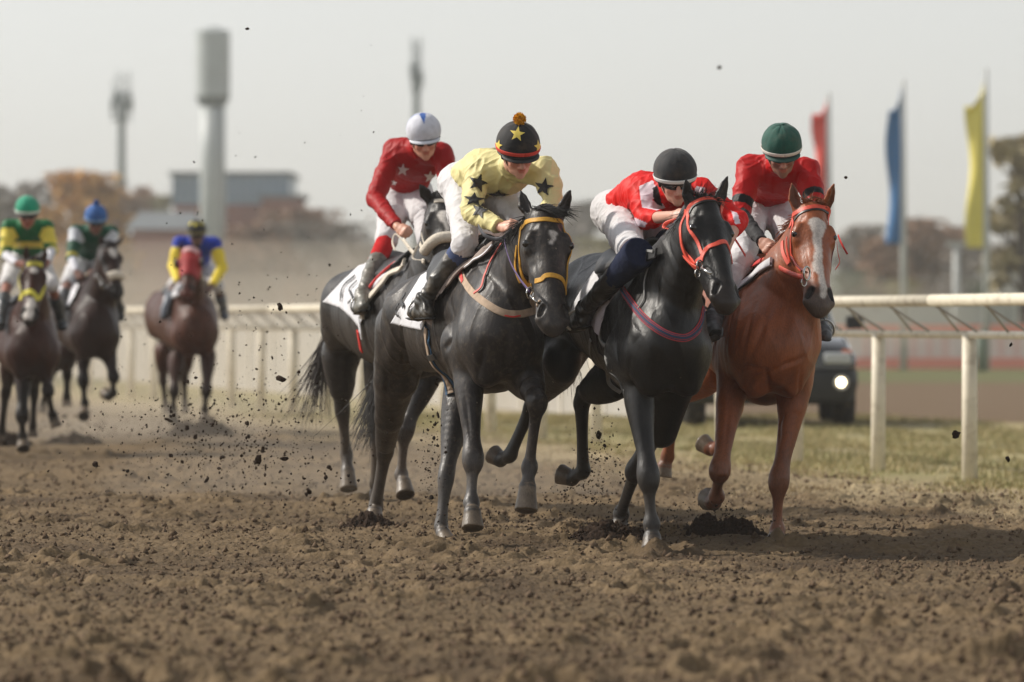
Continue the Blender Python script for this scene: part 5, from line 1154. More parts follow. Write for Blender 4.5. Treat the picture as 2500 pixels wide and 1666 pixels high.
def tack4(h):
    b = h['bvh']; R_ = h['root']; mb = MB()
    strap(mb, b, [(1024, 530), (1034, 506), (1061, 492), (1088, 492), (1110, 498)], .024)
    strap(mb, b, [(1026, 520), (1022, 560), (1027, 594), (1040, 620)], .022); strap(mb, b, [(1034, 530), (1034, 570), (1042, 600)], .014, off=.012)
    br = mb.build('bridle', m_rope, R_)
    hp, sv, a, n = h['hp'], h['sv'], h['a'], h['n']
    mb = MB(); mb.tube(catmull([hp(.32, -.115, -.09), hp(.315, -.085, -.02), hp(.31, -.04, .02), hp(.31, .04, .02), hp(.315, .09, -.03)], 8), [.034]*33, 12)
    mb.build('sheepskin_noseband', mat('sheepskin', srgb(216, 206, 190), rough=1, noise=.12, nscale=60, bump=.006, bscale=90), R_, smooth=True)
    rein('rein', h, [(985, 586, 34.95), (1004, 612, 34.8), (1024, 632, 34.6), (1036, 640, 34.4)], .016, m_rope, sq=.4)
    rein('rein', h, [(1020, 600, 34.5), (1008, 630, 34.5), (1034, 636, 34.35)], .007, m_rope)
    rein('rein', h, [(985, 590, 35.0), (966, 572, 35.1), (958, 590, 35.1), (964, 612, 35.0)], .006, m_rope)
    mb = MB(); cloth_patch(mb, h, [(793, 738), (840, 690), (893, 640), (942, 622), (998, 628), (965, 665), (928, 706), (898, 752), (882, 800), (862, 775), (835, 752)], 0, off=.016)
    o = mb.build('saddle_cloth', m_white, R_, smooth=True); solid_mod(o, .006)
    mb = MB(); strap(mb, b, [(874, 680), (852, 698), (843, 716), (842, 734)], .02, off=.03); strap(mb, b, [(880, 692), (862, 712), (872, 728), (860, 742)], .012, off=.03); mb.build('printed_figure', m_black, o)
    mb = MB(); patch_poly(mb, b, [(970+19*math.cos(t), 639+8*math.sin(t)) for t in np.linspace(0, 6.28, 13)[:-1]], 0, off=.028, n=4); mb.build('blue_badge', mat('blue_badge', srgb(92, 110, 142), rough=.8), o)
    mb = MB(); strap(mb, b, [(998, 642), (965, 672), (935, 703), (912, 730), (898, 755), (894, 780)], .05, off=.03, th=.008, mi=0); strap(mb, b, [(975, 652), (940, 680), (915, 708)], .022, off=.04, th=.006, mi=1); mb.build('saddle_pad', [m_rope, m_red], R_)
    mb = MB(); strap(mb, b, [(882, 775), (886, 800), (888, 822)], .05, off=.02, th=.004, mi=0); strap(mb, b, [(884, 806), (888, 830), (892, 852)], .035, off=.03, th=.004, mi=1); mb.build('cloth_tail', [m_white, mat('bright_red', srgb(214, 40, 30), rough=.7)], R_)
    saddle(h)
    hair('forelock', h, [hp(-.01, x, -.03) for x in (-.05, .05)], 80, .12, [n*.6+a*.3]*2, srgb(50, 48, 48), .5, seed=41)
    hair('tail', h, [P(800, 790, 37.2), P(795, 850, 37.3)], 150, .62, [A(-.12, .2, -1), A(-.32, .1, -1)], srgb(60, 52, 48), .05, seed=42, w=.004, jit=.16, seg=9)
    hair('tail_hair', h, [P(925, 960, 36.6), P(925, 1040, 36.7)], 90, .3, [A(-.9, 0, -.7), A(-.6, 0, -1)], srgb(44, 38, 36), .3, seed=43, w=.003, jit=.15)
def hood(h, name, s0, s1, m, off=.006):
    me = h['body'].data; V = h['V']; a, n, sv = h['a'], h['n'], h['sv']; q = h['q']; p0 = h['hp'](0, 0, 0)
    Fc = np.array([p.vertices[:] for p in me.polygons]); c = V[Fc].mean(1)-p0; s = (c@a)/q; w_ = (c@sv)/q; d = (c@n)/q
    k = (s > s0) & (s < s1) & (np.abs(w_) < .15) & (d > -.22); Fk = Fc[k]; N = vnormals(V, Fc)
    used = np.unique(Fk); mp = np.full(len(V), -1); mp[used] = np.arange(len(used))
    o = mesh_obj(name, V[used]+N[used]*off, mp[Fk], m, h['root']); solid_mod(o, .006); return o
def tack5(h):
    b = h['bvh']; R_ = h['root']; mb = MB(); m = mat('lemon_strap', srgb(206, 196, 66), rough=.7, noise=.1)
    strap(mb, b, [(54, 656), (68, 646), (84, 643), (102, 648), (115, 660)], .05, th=.006); strap(mb, b, [(50, 728), (60, 716), (72, 712), (84, 720), (92, 734)], .05, th=.006)
    strap(mb, b, [(114, 664), (110, 700), (94, 730)], .04, th=.006); strap(mb, b, [(54, 660), (48, 690), (50, 724)], .03, th=.006); mb.build('bridle', m, R_)
    rein('rein', h, [(60, 650, 49.9), (46, 680, 49.7), (50, 712, 49.5)], .02, m)
    hair('forelock', h, [h['hp'](0, x, -.03) for x in (-.05, .05)], 30, .12, [h['n']+h['a']]*2, srgb(24, 20, 20), .5, seed=51, w=.008); saddle(h)
def tack6(h):
    R_ = h['root']; hp = h['hp']; mb = MB()
    mb.tube(catmull([hp(.40, -.07, -.03), hp(.395, -.03, .0), hp(.39, .0, .01), hp(.395, .03, 0), hp(.40, .06, -.03)], 6), .042, 10)
    mb.build('sheepskin_noseband', mat('sheepskin', srgb(216, 206, 190)), R_, smooth=True)
    mb = MB(); ring(mb, hp(.46, -.1, -.09), .04, A(.8, -.6, 0), .008); ring(mb, hp(.36, -.13, -.12), .035, A(.8, -.6, 0), .008); mb.build('bit', m_metal, R_, smooth=True)
    mb = MB(); strap(mb, h['bvh'], [(246, 606), (262, 596), (280, 596), (296, 606)], .03); strap(mb, h['bvh'], [(247, 610), (250, 640), (262, 668)], .03); mb.build('bridle', m_black, R_)
    mb = MB(); cloth_patch(mb, h, [(150, 705), (172, 690), (196, 700), (188, 725), (170, 755), (150, 745)], 0, off=.03); mb.build('saddle_cloth', m_white, R_, smooth=True); saddle(h)
def tack7(h):
    R_ = h['root']; hp = h['hp']; b = h['bvh']
    o = hood(h, 'blinker_hood', .0, .36, mat('red_hood', srgb(150, 14, 20), rough=.7, noise=.1))
    for g in (-1, 1):
        mb = MB(); mb.ball(hp(.17, g*.12, -.05), .055, 12, sc=(.5, 1, 1)); mb.build('blinker_cup', mat('dark_cup', srgb(40, 14, 14), rough=.5), o, smooth=True)
    mb = MB(); strap(mb, b, [(438, 626), (450, 614), (465, 610), (482, 618), (490, 634)], .06, off=.014, th=.008); mb.build('white_band', mat('pink_band', srgb(216, 170, 170), rough=.8), o)
    mb = MB(); strap(mb, b, [(492, 700), (510, 712), (524, 728), (534, 748)], .10, off=.02, th=.02); strap(mb, b, [(440, 705), (426, 722), (414, 745), (410, 768)], .10, off=.02, th=.02); mb.build('saddle_cloth', m_white, R_); saddle(h)
# ------------------------------------------------------------------ the place
def rail_x(y): return (59.35-y)/4.94
def railpt(x, off=0.0, z=0.0): return A(x+off*.980, 59.35-4.94*x+off*.198, z)
# ground: one sheet, finest where the camera looks
def build_ground():
    ys = [15.0]
    while ys[-1] < 72: ys.append(ys[-1]*(1+.00092/VS**-1 if VS > 1 else 1.00092))
    while ys[-1] < 3200: ys.append(ys[-1]*1.012)
    ys = np.array(ys); nf = int(820/VS)
    t = np.concatenate([-np.geomspace(1.6, .118, 26)[:-1], np.linspace(-.116, .116, nf), np.geomspace(.118, 1.6, 26)[1:]])
    T, Y = np.meshgrid(t, ys); X = T*Y; Z = np.zeros_like(X)
    d = X-rail_x(Y)
    track = np.clip((-.2-d+.5*noise2(X*.8, Y*.25))/1.2, 0, 1); near = np.clip((78-Y)/10, 0, 1)
    rough = .35+.65*track
    fine = np.clip((66-Y)/30, .2, 1)
    # long swells, lumps, crumbs
    Z += .030*noise2(X*.45, Y*.35)*near*track
    for (fx, fy, a) in ((1.6, 1.3, .010), (4.2, 3.2, .006), (9, 7, .007), (19, 14, .011), (38, 30, .010), (75, 60, .005)):
        n = noise2(X*fx+3.1*fx, Y*fy+1.7); n2 = noise2(X*fx*1.1-8, Y*fy*1.1+4)
        Z += a*(np.maximum(n, n2*.9)+.25*n*n2)*rough*near*(fine if fx > 20 else 1)
    # hoof prints
    rs = np.random.default_rng(5)
    for k in range(420):
        y0 = 18+44*rs.random()**1.3; x0 = (rs.random()*2-1)*.12*y0
        if x0-rail_x(y0) > -.8: continue
        r0 = .07+.05*rs.random(); dp = .02+.03*rs.random()
        i0, i1 = np.searchsorted(ys, [y0-r0*3, y0+r0*3]); tt0, tt1 = np.searchsorted(t, [(x0-r0*3)/y0, (x0+r0*3)/y0])
        sx = X[i0:i1, tt0:tt1]; sy = Y[i0:i1, tt0:tt1]
        q = ((sx-x0)**2+((sy-y0)/1.25)**2)/r0**2
        Z[i0:i1, tt0:tt1] += -dp*np.exp(-q*1.4)+dp*.75*np.exp(-(np.sqrt(q)-1.5)**2*5)*(1+.6*noise2(sx*14, sy*14))
    Z -= .012
    # colours : soil, dry straw verge, grass, far track, pale apron
    soil = np.array(srgb(110, 93, 70)); straw = np.array(srgb(166, 150, 118)); green = np.array(srgb(146, 138, 98)); dark = np.array(srgb(66, 53, 41))
    C = np.ones(X.shape+(3,))*soil
    pat = noise2(X*1.1, Y*.6); C *= (1+.14*pat+.10*noise2(X*.35+5, Y*.9)+.07*noise2(X*5, Y*3))[..., None]
    dark_amt = np.clip(noise2(X*2.2+7, Y*1.1)*noise2(X*.7, Y*.4+9)*2.4-.1, 0, 1)[..., None]*.6; C = C*(1-dark_amt)+dark*dark_amt  # moist soil in random patches
    dark_amt = np.clip(-Z/.02-.2, 0, 1)[..., None]*.45; C = C*(1-dark_amt)+dark*dark_amt          # soil colour gets darker towards the bottom of the pits
    e = d+.5*noise2(X*1.7, Y*.4)+.25*noise2(X*6, Y*2)
    def mixin(C, col, t_): t_ = t_[..., None]; return C*(1-t_)+col*t_
    C = mixin(C, straw, np.clip((e+2.6)/1.6, 0, 1)*.8)
    gcol = green*(1+.25*noise2(X*3, Y*1.2))[..., None]+(straw-green)*np.clip(.5+noise2(X*1.3+3, Y*.5), 0, 1)[..., None]*.6
    C = mixin(C, gcol, np.clip((e+.7)/.9, 0, 1))
    far = np.clip((Y-65.5+noise2(X*.5, Y*.2))/2, 0, 1)
    C = mixin(C, np.array(srgb(112, 94, 74)), far*np.clip((X-1.5)/1.5, 0, 1))
    C = mixin(C, np.array(srgb(104, 104, 70)), np.clip((Y-108)/3, 0, 1))
    pale = np.clip((d-2.9)/.6, 0, 1)*np.clip((3.0-X)/1.5, 0, 1)*np.clip((Y-69)/2, 0, 1)*np.clip((200-Y)/5, 0, 1)
    C = mixin(C, np.array(srgb(196, 188, 174)), pale)
    ny, nx = X.shape; idx = np.arange(ny*nx).reshape(ny, nx)
    Fc = np.stack([idx[:-1, :-1], idx[:-1, 1:], idx[1:, 1:], idx[1:, :-1]], -1).reshape(-1, 4)
    V = np.stack([X, Y, Z], -1).reshape(-1, 3)
    # close the sheet under and behind the camera
    C = C.reshape(-1, 3)
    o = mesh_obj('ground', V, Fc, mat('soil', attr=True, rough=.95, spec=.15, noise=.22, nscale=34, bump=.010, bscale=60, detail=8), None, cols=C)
    o['kind'] = 'structure'
    mb = MB(); mb.add([(-70, -30, -.05), (70, -30, -.05), (24, 15.0, -.03), (-24, 15.0, -.03)], [(0, 1, 2, 3)]); g2 = mb.build('near_ground', mat('soil_near', srgb(112, 94, 73), rough=.95, noise=.2), None); g2['kind'] = 'structure'
    hcol = lambda x, y: float(Z[min(np.searchsorted(ys, y), ny-1), min(np.searchsorted(t, x/y), nx-1)])
    return hcol
gh = build_ground()

def rock(seed, n=10, r=1.0, jag=.45):
    rs = np.random.default_rng(seed); bm = bmesh.new(); bmesh.ops.create_icosphere(bm, subdivisions=2, radius=r)
    o = rs.random(3)*50; sc = .55+.75*rs.random(3)
    for v in bm.verts:
        p = np.array(v.co)/r; k = 1+jag*float(noise3(np.array([p[0]*1.3+o[0]]), np.array([p[1]*1.3+o[1]]), np.array([p[2]*1.3+o[2]]))[0])+jag*.6*float(noise3(np.array([p[0]*3.4+o[0]]), np.array([p[1]*3.4+o[1]]), np.array([p[2]*3.4+o[2]]))[0])
        v.co = Vector(p*k*sc*r)
    me = bpy.data.meshes.new('dirt_clod'); bm.to_mesh(me); bm.free(); me.materials.append(mat('moist_dirt', srgb(50, 38, 29), rough=.95, spec=.15, noise=.4, nscale=60, bump=.004, bscale=90)); return me
ROCKS = [rock(i) for i in range(12)]
# flying clods: every larger one an object of its own
rs = np.random.default_rng(21)
def clod(u, v, Z, size, label=None, stretch=1.0, group='clods of dirt flying through the air'):
    o = bpy.data.objects.new('dirt_clod', ROCKS[int(rs.integers(12))]); COL.objects.link(o); o.location = tuple(P(u, v, Z))
    o.rotation_euler = tuple(rs.random(3)*6.28); s_ = size*Z/F/2; o.scale = (s_*stretch, s_/math.sqrt(stretch), s_*.8)
    o['label'] = label or 'small dark clod of dirt thrown into the air by the galloping horses'; o['category'] = 'dirt clod'
    o['group'] = group
    return o
def named_clod(u, v, Z, size, label, stretch=1.0):
    o = clod(u, v, Z, size, label, stretch); del o['group']; return o
named_clod(684, 750, 31.5, 20, 'largest dark triangular clod flying level with the top of the rail', 1.1)
named_clod(685, 925, 31.0, 15, 'long stick-like clod of dirt flying in front of the white posts', 2.0)
named_clod(630, 1121, 31.0, 26, 'biggest ragged clod low over the track left of the horses', 1.6)
named_clod(1757, 165, 22.0, 16, 'blurred clod high in the sky between the riders', 1.6)
named_clod(604, 71, 30.5, 11, 'tiny clod highest in the sky beside the water tower')
named_clod(2461, 1121, 31.0, 20, 'dark clod over the grass at the right edge', 1.4)
named_clod(2333, 1061, 31.0, 18, 'clod with two lumps between the two nearest rail posts', 1.3)
named_clod(1462, 1063, 31.0, 15, 'flat clod between the legs of the two black horses', 1.8)
named_clod(2065, 434, 30.5, 9, 'small clod in the sky right of the chestnut horse')
named_clod(695, 1120, 31.2, 18, 'oval clod right of the biggest ragged clod', 1.5)
named_clod(1053, 1215, 31.0, 15, 'round clod left of the charcoal horse hind leg', 1.1)
named_clod(2468, 842, 30.8, 11, 'clod before the red and white hoarding')
for (u0, v0, su, sv_, n, z0, z1, a, b) in ((560, 1060, 170, 95, 60, 30.2, 35, 7, 16), (690, 940, 120, 110, 22, 30.5, 36, 4, 9), (480, 1000, 110, 70, 24, 31, 38, 5, 11), (640, 700, 190, 190, 38, 30, 37, 3, 6), (720, 1150, 180, 60, 24, 30, 34, 6, 14), (1050, 1100, 22, 90, 20, 30.5, 32, 5, 12), (1450, 1130, 36, 70, 26, 30.3, 32, 4, 10), (1400, 1200, 60, 40, 14, 30, 32, 4, 9), (1000, 1000, 90, 90, 14, 30.5, 36, 4, 9), (880, 440, 110, 210, 12, 30, 36, 3, 5)):
    for k in range(n): clod(u0+su*rs.normal()*.8, min(v0+sv_*rs.normal()*.8, 1290), z0+(z1-z0)*rs.random(), (a+(b-a)*rs.random()**2)*.85, stretch=1+.7*rs.random())
# crumbs too many to count
def crumbs(name, pts, sizes, kind='stuff', m=None):
    vs = []; fs = []; base = np.array([(1, 0, 0), (-.5, .8, .1), (-.5, -.7, -.2), (.1, .1, .9), (0, -.1, -.8)]); tri = [(0, 1, 3), (1, 2, 3), (2, 0, 3), (1, 0, 4), (2, 1, 4), (0, 2, 4)]
    B = base[None]+rs.normal(size=(len(pts), 5, 3))*.3; V = (B*np.array(sizes)[:, None, None]+np.array(pts)[:, None, :]).reshape(-1, 3)
    Fc = (np.array(tri)[None]+5*np.arange(len(pts))[:, None, None]).reshape(-1, 3)
    o = mesh_obj(name, V, Fc, m or mat('moist_dirt'), None, smooth=False); o['kind'] = kind; return o
pts = []; sz = []
for (u0, v0, su, sv_, n, z0, z1) in ((560, 1080, 200, 100, 1500, 30, 36), (640, 900, 230, 200, 380, 30, 38), (1060, 1130, 30, 110, 300, 30.5, 32), (1450, 1150, 40, 90, 420, 30.3, 32.5), (1390, 1230, 90, 50, 300, 30, 32), (1180, 1270, 90, 25, 260, 30, 31), (905, 1255, 70, 25, 260, 33, 33.8), (1510, 1290, 110, 22, 450, 30.2, 31), (1740, 1262, 110, 30, 450, 30.4, 31.2), (480, 1045, 120, 30, 400, 56, 60), (190, 1040, 120, 30, 300, 52, 56)):
    for k in range(n):
        v = v0+sv_*rs.normal()*.8; z = z0+(z1-z0)*rs.random(); p = P(u0+su*rs.normal()*.8, v, z)
        if p[2] < .01: continue
        pts.append(p); sz.append((.0022+.0065*rs.random()**3)*(z/31))
crumbs('flying_dirt', pts, sz)
# loose crumbs lying on the track
pts = []; sz = []
for k in range(26000):
    y = 18.2+30*rs.random()**1.4; x = (rs.random()*2-1)*.105*y
    if x-rail_x(y) > -.4: continue
    s_ = .004+.020*rs.random()**5; pts.append(A(x, y, gh(x, y)+s_*.3)); sz.append(s_)
crumbs('loose_soil', pts, sz, m=mat('loose_soil', srgb(100, 83, 66), rough=.95, spec=.15, noise=.4, nscale=40))
pts = []; sz = []
for k in range(24000):
    y = 18.2+26*rs.random()**1.3; x = (rs.random()*2-1)*.105*y
    if x-rail_x(y) > -.6 or noise2(np.array([x*.8]), np.array([y*.5]))[0] < rs.random()*1.2-.9: continue
    s_ = .003+.010*rs.random()**4; pts.append(A(x, y, gh(x, y)+s_*.2)); sz.append(s_)
crumbs('damp_crumbs', pts, sz, m=mat('damp_crumbs', srgb(62, 49, 38), rough=.95, spec=.15, noise=.4, nscale=40))
# fresh heaps where the hooves dig in
def heap(u, v, Z, w_, hgt, label, seed):
    c = P(u, v, Z); c[2] = gh(c[0], c[1])-.01; r2 = np.random.default_rng(seed); n = 40; vs = []; cs = []
    for i in range(n):
        for j in range(n):
            x, y = -1+2*i/(n-1), -1+2*j/(n-1); q = x*x+y*y
            z = max(0, 1-q)**.8*(1+.7*float(noise2(np.array([x*3+seed]), np.array([y*3]))[0])+.5*float(noise2(np.array([x*8+seed]), np.array([y*8]))[0]))+.3*float(noise2(np.array([x*15+seed]), np.array([y*15]))[0])*(q < 1)
            vs.append(A(c[0]+x*w_/2, c[1]+y*w_*.45, c[2]+z*hgt-.012*(q > .9)))
    Fc = np.array([(i*n+j, (i+1)*n+j, (i+1)*n+j+1, i*n+j+1) for i in range(n-1) for j in range(n-1)])
    t = thing('dirt_heap', label, 'dirt heap', (c[0], c[1], c[2]))
    mesh_obj('soil', np.array(vs), Fc, mat('moist_dirt'), t)
    pts = []; sz = []
    for k in range(900):
        a = r2.random()*6.28; r_ = r2.random()**.6*.56; x, y = math.cos(a)*r_, math.sin(a)*r_*.8
        pts.append(A(c[0]+x*w_, c[1]+y*w_, c[2]+.005+max(0, hgt*(1.15-(r_/.5)**2)*r2.random()**.4))); sz.append(.003+.013*r2.random()**3)
    o = crumbs('crumbs', pts, sz); o.parent = t; o.location = -t.location
heap(905, 1290, 32.9, .34, .06, 'dark fresh heap of dirt at the hind hoof of the charcoal horse', 1)
heap(1495, 1318, 30.55, .46, .06, 'dark fresh heap of dirt in front of the jet black horse rear hoof', 2)
heap(1760, 1285, 31.2, .46, .08, 'dark fresh heap of dirt under the folded foreleg of the chestnut horse', 3)
heap(490, 1062, 59.5, .75, .13, 'blurred heap of dirt under the horse in the red hood', 4)
heap(180, 1075, 55.0, .65, .08, 'blurred heap of dirt at the hooves of the bay horse', 5)
heap(20, 1072, 54.0, .5, .10, 'blurred heap of dirt at the left edge', 6)
# ------------------------------------------------------------------ grass of the verge
def grass(name, n, y0, y1, d0, d1, hh, cols, seed):
    r2 = np.random.default_rng(seed); y = y0+(y1-y0)*r2.random(n)**1.3; d = d0+(d1-d0)*r2.random(n); x = rail_x(y)+d
    k = np.abs(x/y) < .125; x, y, d = x[k], y[k], d[k]; n = len(x)
    thin = np.clip((d-d0)/1.0, 0, 1)*np.clip((noise2(x*2, y*.8)+.6), 0, 1) > r2.random(n)*.8; x, y = x[thin], y[thin]; n = len(x)
    h = hh*(.4+.8*r2.random(n)); a = r2.random(n)*6.28; w_ = .004+.004*r2.random(n); lean = r2.normal(size=(n, 2))*.5
    b = np.stack([x, y, np.zeros(n)-.005], 1); s_ = np.stack([np.cos(a)*w_, np.sin(a)*w_, np.zeros(n)], 1); tp = b+np.stack([lean[:, 0]*h, lean[:, 1]*h, h], 1)
    V = np.stack([b-s_, b+s_, tp], 1).reshape(-1, 3); Fc = np.arange(3*n).reshape(-1, 3)
    ci = r2.integers(0, len(cols), n); C = np.repeat(np.array(cols)[ci], 3, 0)
    o = mesh_obj(name, V, Fc, mat('grass_blade', attr=True, rough=.8, spec=.2), None, smooth=False, cols=C); o['kind'] = 'stuff'; return o
grass('grass', 120000, 36, 72, -1.3, 7, .055, [srgb(152, 142, 100), srgb(172, 158, 116), srgb(132, 132, 84), srgb(182, 166, 126)], 3)
grass('dry_straw', 30000, 33, 62, -3.0, -.4, .03, [srgb(164, 146, 114), srgb(148, 128, 98), srgb(178, 160, 128)], 4)
# ------------------------------------------------------------------ running rail
m_paint = mat('white_rail_paint', srgb(214, 205, 184), rough=.55, noise=.08, nscale=6, bump=.001, dirt=srgb(120, 98, 70), dirtamt=.55, dscale=7)
fence = thing('running_rail', 'white painted running rail on round posts with a double top bar', 'fence', railpt(3.0))
xs = np.arange(5.0, -16.0, -.5); SP = .52
def bar(name, p0, p1, r, par, m=m_paint, n=14):
    mb = MB(); mb.tube([p0, lerp(p0, p1, .5), p1], r, n); return mb.build(name, m, par, smooth=True)
x0 = 5.0
k = 0; px = 3.417+SP*3
posts = [px-SP*i for i in range(38)]
for a_, b_ in zip([posts[0]+.1]+posts[3::6], posts[3::6]+[posts[-1]]):
    if a_-b_ < .05: continue
    bar('top_rail', railpt(a_, -.29, 1.346+.004*math.sin(a_*3)), railpt(b_, -.29, 1.346+.004*math.sin(b_*3)), .046, fence); bar('lower_rail', railpt(a_, 0, 1.088), railpt(b_, 0, 1.088), .030, fence)
mb = MB(); c = railpt(0)
V_ = MB(); V_.tube([(0, 0, -.15), (0, 0, .5), (0, 0, 1.10)], [.060, .057, .056], 16); p0 = V_.build('post', m_paint, None, smooth=True)
for i, px in enumerate(posts):
    p = p0 if i == 0 else p0.copy()
    if i: COL.objects.link(p)
    p.parent = fence; q = railpt(px); p.location = Vector(q)-fence.location; p.rotation_euler = (R(rs.normal()*.7), R(rs.normal()*.7), rs.random()*6)
    if i < 22:
        for f_ in (0, .5):
            q = px-SP*f_
            for s_ in (-.06, .06):
                mb = MB(); mb.tube([railpt(q+s_*.2, -.29, 1.33), railpt(q-s_*1.0, .03, 1.075)], .009, 6); mb.build('strut', mat('strut_paint', srgb(150, 142, 128), rough=.6), fence, smooth=True)
# low pale hoarding behind the rail on the left
wl = thing('low_wall', 'long low pale wall behind the rail on the left and middle', 'wall', (1.75+3.3, 67.5, 0))
for i in range(24):
    q0, q1 = railpt(-1.62-.52*i, 3.4), railpt(-1.62-.52*(i+1), 3.4); qm = (q0+q1)/2; an = math.atan2(q1[1]-q0[1], q1[0]-q0[0]); rm = np.array(Matrix.Rotation(an, 3, 'Z'))
    MB().box((qm[0], qm[1], .63), (2.60, .07, 1.26), rot=rm).build('panel', mat('pale_panel', srgb(166, 162, 154), rough=.8, noise=.06, nscale=2, dirt=srgb(190, 178, 156), dirtamt=.3, dscale=1.5), wl)
    MB().box((q0[0], q0[1], .64), (.09, .12, 1.30), rot=rm).build('post', mat('pale_post', srgb(214, 208, 196), rough=.8), wl)
# red and white hoarding on the right, grey wall behind it
hd_ = thing('red_white_hoarding', 'low red and white advertising hoarding across the track on the right', 'hoarding', (12, 138, 0))
for i in range(9):
    xa = 4.6+2.5*i
    MB().box((xa, 138, .56), (2.46, .06, .62)).build('panel', mat('hoarding_white', srgb(240, 224, 218), rough=.6, noise=.05), hd_)
    mb = MB(); mb.box((xa, 137.98, .96), (2.5, .07, .24)); mb.build('top_stripe', mat('hoarding_red', srgb(240, 160, 140), rough=.6), hd_); MB().box((xa, 137.98, .14), (2.5, .07, .26)).build('bottom_stripe', mat('hoarding_red'), hd_)
    mb = MB()
    for j in range(6): mb.box((xa-1.0+j*.38, 137.94, .56), (.16, .02, .5))
    mb.build('lettering_bars', mat('hoarding_pale_red', srgb(236, 204, 196), rough=.6), hd_)
pz = thing('bollard', 'grey green bollard before the red and white hoarding', 'bollard', (10.9, 132, 0)); mb = MB(); mb.tube([(10.9, 132, 0), (10.9, 132, .9), (10.9, 132, 1.0)], [.12, .12, .05], 12); mb.build('shaft', mat('green_grey', srgb(120, 132, 118), rough=.7), pz, smooth=True)
gw = thing('boundary_wall', 'long pale grey wall behind the red and white hoarding', 'wall', (16, 172, 0))
for i in range(8): MB().box((5+4*i, 172, .86), (3.96, .2, 1.72)).build('panel', mat('pale_grey_wall', srgb(190, 192, 186), rough=.8, noise=.05, nscale=1), gw)
# ------------------------------------------------------------------ flags
def flag(u, top, bot, ftop, fbot, w_, col, label, seed):
    Zf = 135.0; b = P(u, HY, Zf); X = b[0]; zt = P(u, top, Zf)[2]
    t = thing('flag', label, 'flag', (X, Zf, 0))
    mb = MB(); mb.tube([(X, Zf, 0), (X, Zf, zt*.5), (X, Zf, zt)], [.085, .075, .04], 12); mb.build('pole', mat('flag_pole', srgb(188, 190, 186), rough=.6), t, smooth=True)
    z0, z1 = P(u, fbot, Zf)[2], P(u, ftop, Zf)[2]; n = 40; vs = []; fs = []
    for i in range(n+1):
        s = i/n; z = z0+(z1-z0)*s
        env = w_*(1 if s < .86 else max(0.03, (1-s)/.14)); env *= .84+.16*math.sin(s*9+seed)
        for j in range(7):
            x = j/6; vs.append(A(X-.06-env*x, Zf+.10*math.sin(x*4+s*6+seed)*x, z+(.35*x if s < .05 else 0)*0-.25*x*(s > .86)))
    for i in range(n):
        for j in range(6): fs.append((i*7+j, i*7+j+1, (i+1)*7+j+1, (i+1)*7+j))
    o = MB().add(vs, fs).build('banner', mat('flag_'+label.split()[1], col, rough=.8, noise=.08, nscale=1.2), t, smooth=True); solid_mod(o, .01)
flag(2024, 226, 720, 240, 505, .36, srgb(222, 84, 74), 'tall red feather flag behind the chestnut horse', 1.0)
flag(2206, 196, 725, 212, 596, .38, srgb(66, 116, 166), 'tall blue feather flag right of the horses', 2.2)
flag(2408, 168, 725, 198, 606, .46, srgb(232, 218, 112), 'tall yellow feather flag at the right', .3)
for (u, tp, lb) in ((2335, 600, 'plain pale pole between the blue flag and the yellow flag'),):
    q = P(u, HY, 150); t = thing('pole', lb, 'pole', (q[0], 150, 0)); mb = MB(); zt = P(u, tp, 150)[2]; mb.tube([(q[0], 150, 0), (q[0], 150, zt)], [.1, .09], 10); mb.build('shaft', mat('flag_pole'), t, smooth=True); MB().box((q[0], 150, zt+.05), (.5, .2, .1)).build('lamp_head', mat('flag_pole'), t)
# ------------------------------------------------------------------ towers
Zt = 372.0; TS = Zt/480; c = P(519.5, HY, Zt); wt_ = thing('water_tower', 'grey cylindrical steel water tower on a thick shaft', 'water tower', (c[0], Zt, 0)); m_st = mat('pale_steel', srgb(176, 182, 182), rough=.5, noise=.08, nscale=.6)
zz = lambda v, Z_=Zt: CAMH+(HY-v)*Z_/F
mb = MB(); mb.tube([(c[0], Zt, 0), (c[0], Zt, zz(400)), (c[0], Zt, zz(262))], [1.15*TS, 1.06*TS, 1.04*TS], 28); mb.build('shaft', m_st, wt_, smooth=True)
mb = MB(); mb.tube([(c[0], Zt, zz(262)), (c[0], Zt, zz(238)), (c[0], Zt, zz(236))], [1.04*TS, 1.46*TS, 1.46*TS], 32); mb.build('cone', mat('dark_steel', srgb(96, 106, 108), rough=.6), wt_, smooth=False)
mb = MB(); mb.tube([(c[0], Zt, zz(236)), (c[0], Zt, zz(150)), (c[0], Zt, zz(78))], [1.46*TS]*3, 32); mb.build('tank', m_st, wt_, smooth=False)
mb = MB(); mb.tube([(c[0], Zt, zz(78)), (c[0], Zt, zz(66)), (c[0], Zt, zz(64))], [1.5*TS, .5*TS, .1], 32); mb.build('roof', m_st, wt_, smooth=False)
mb = MB()
for s_ in (-.2, .2): mb.tube([(c[0]+.7+s_*.1, Zt-.95+s_, 0), (c[0]+.7+s_*.1, Zt-.95+s_, zz(262, Zt))], .03, 6)
mb.build('ladder', mat('dark_steel'), wt_)
m_mast = mat('mast_grey', srgb(112, 124, 126), rough=.6)
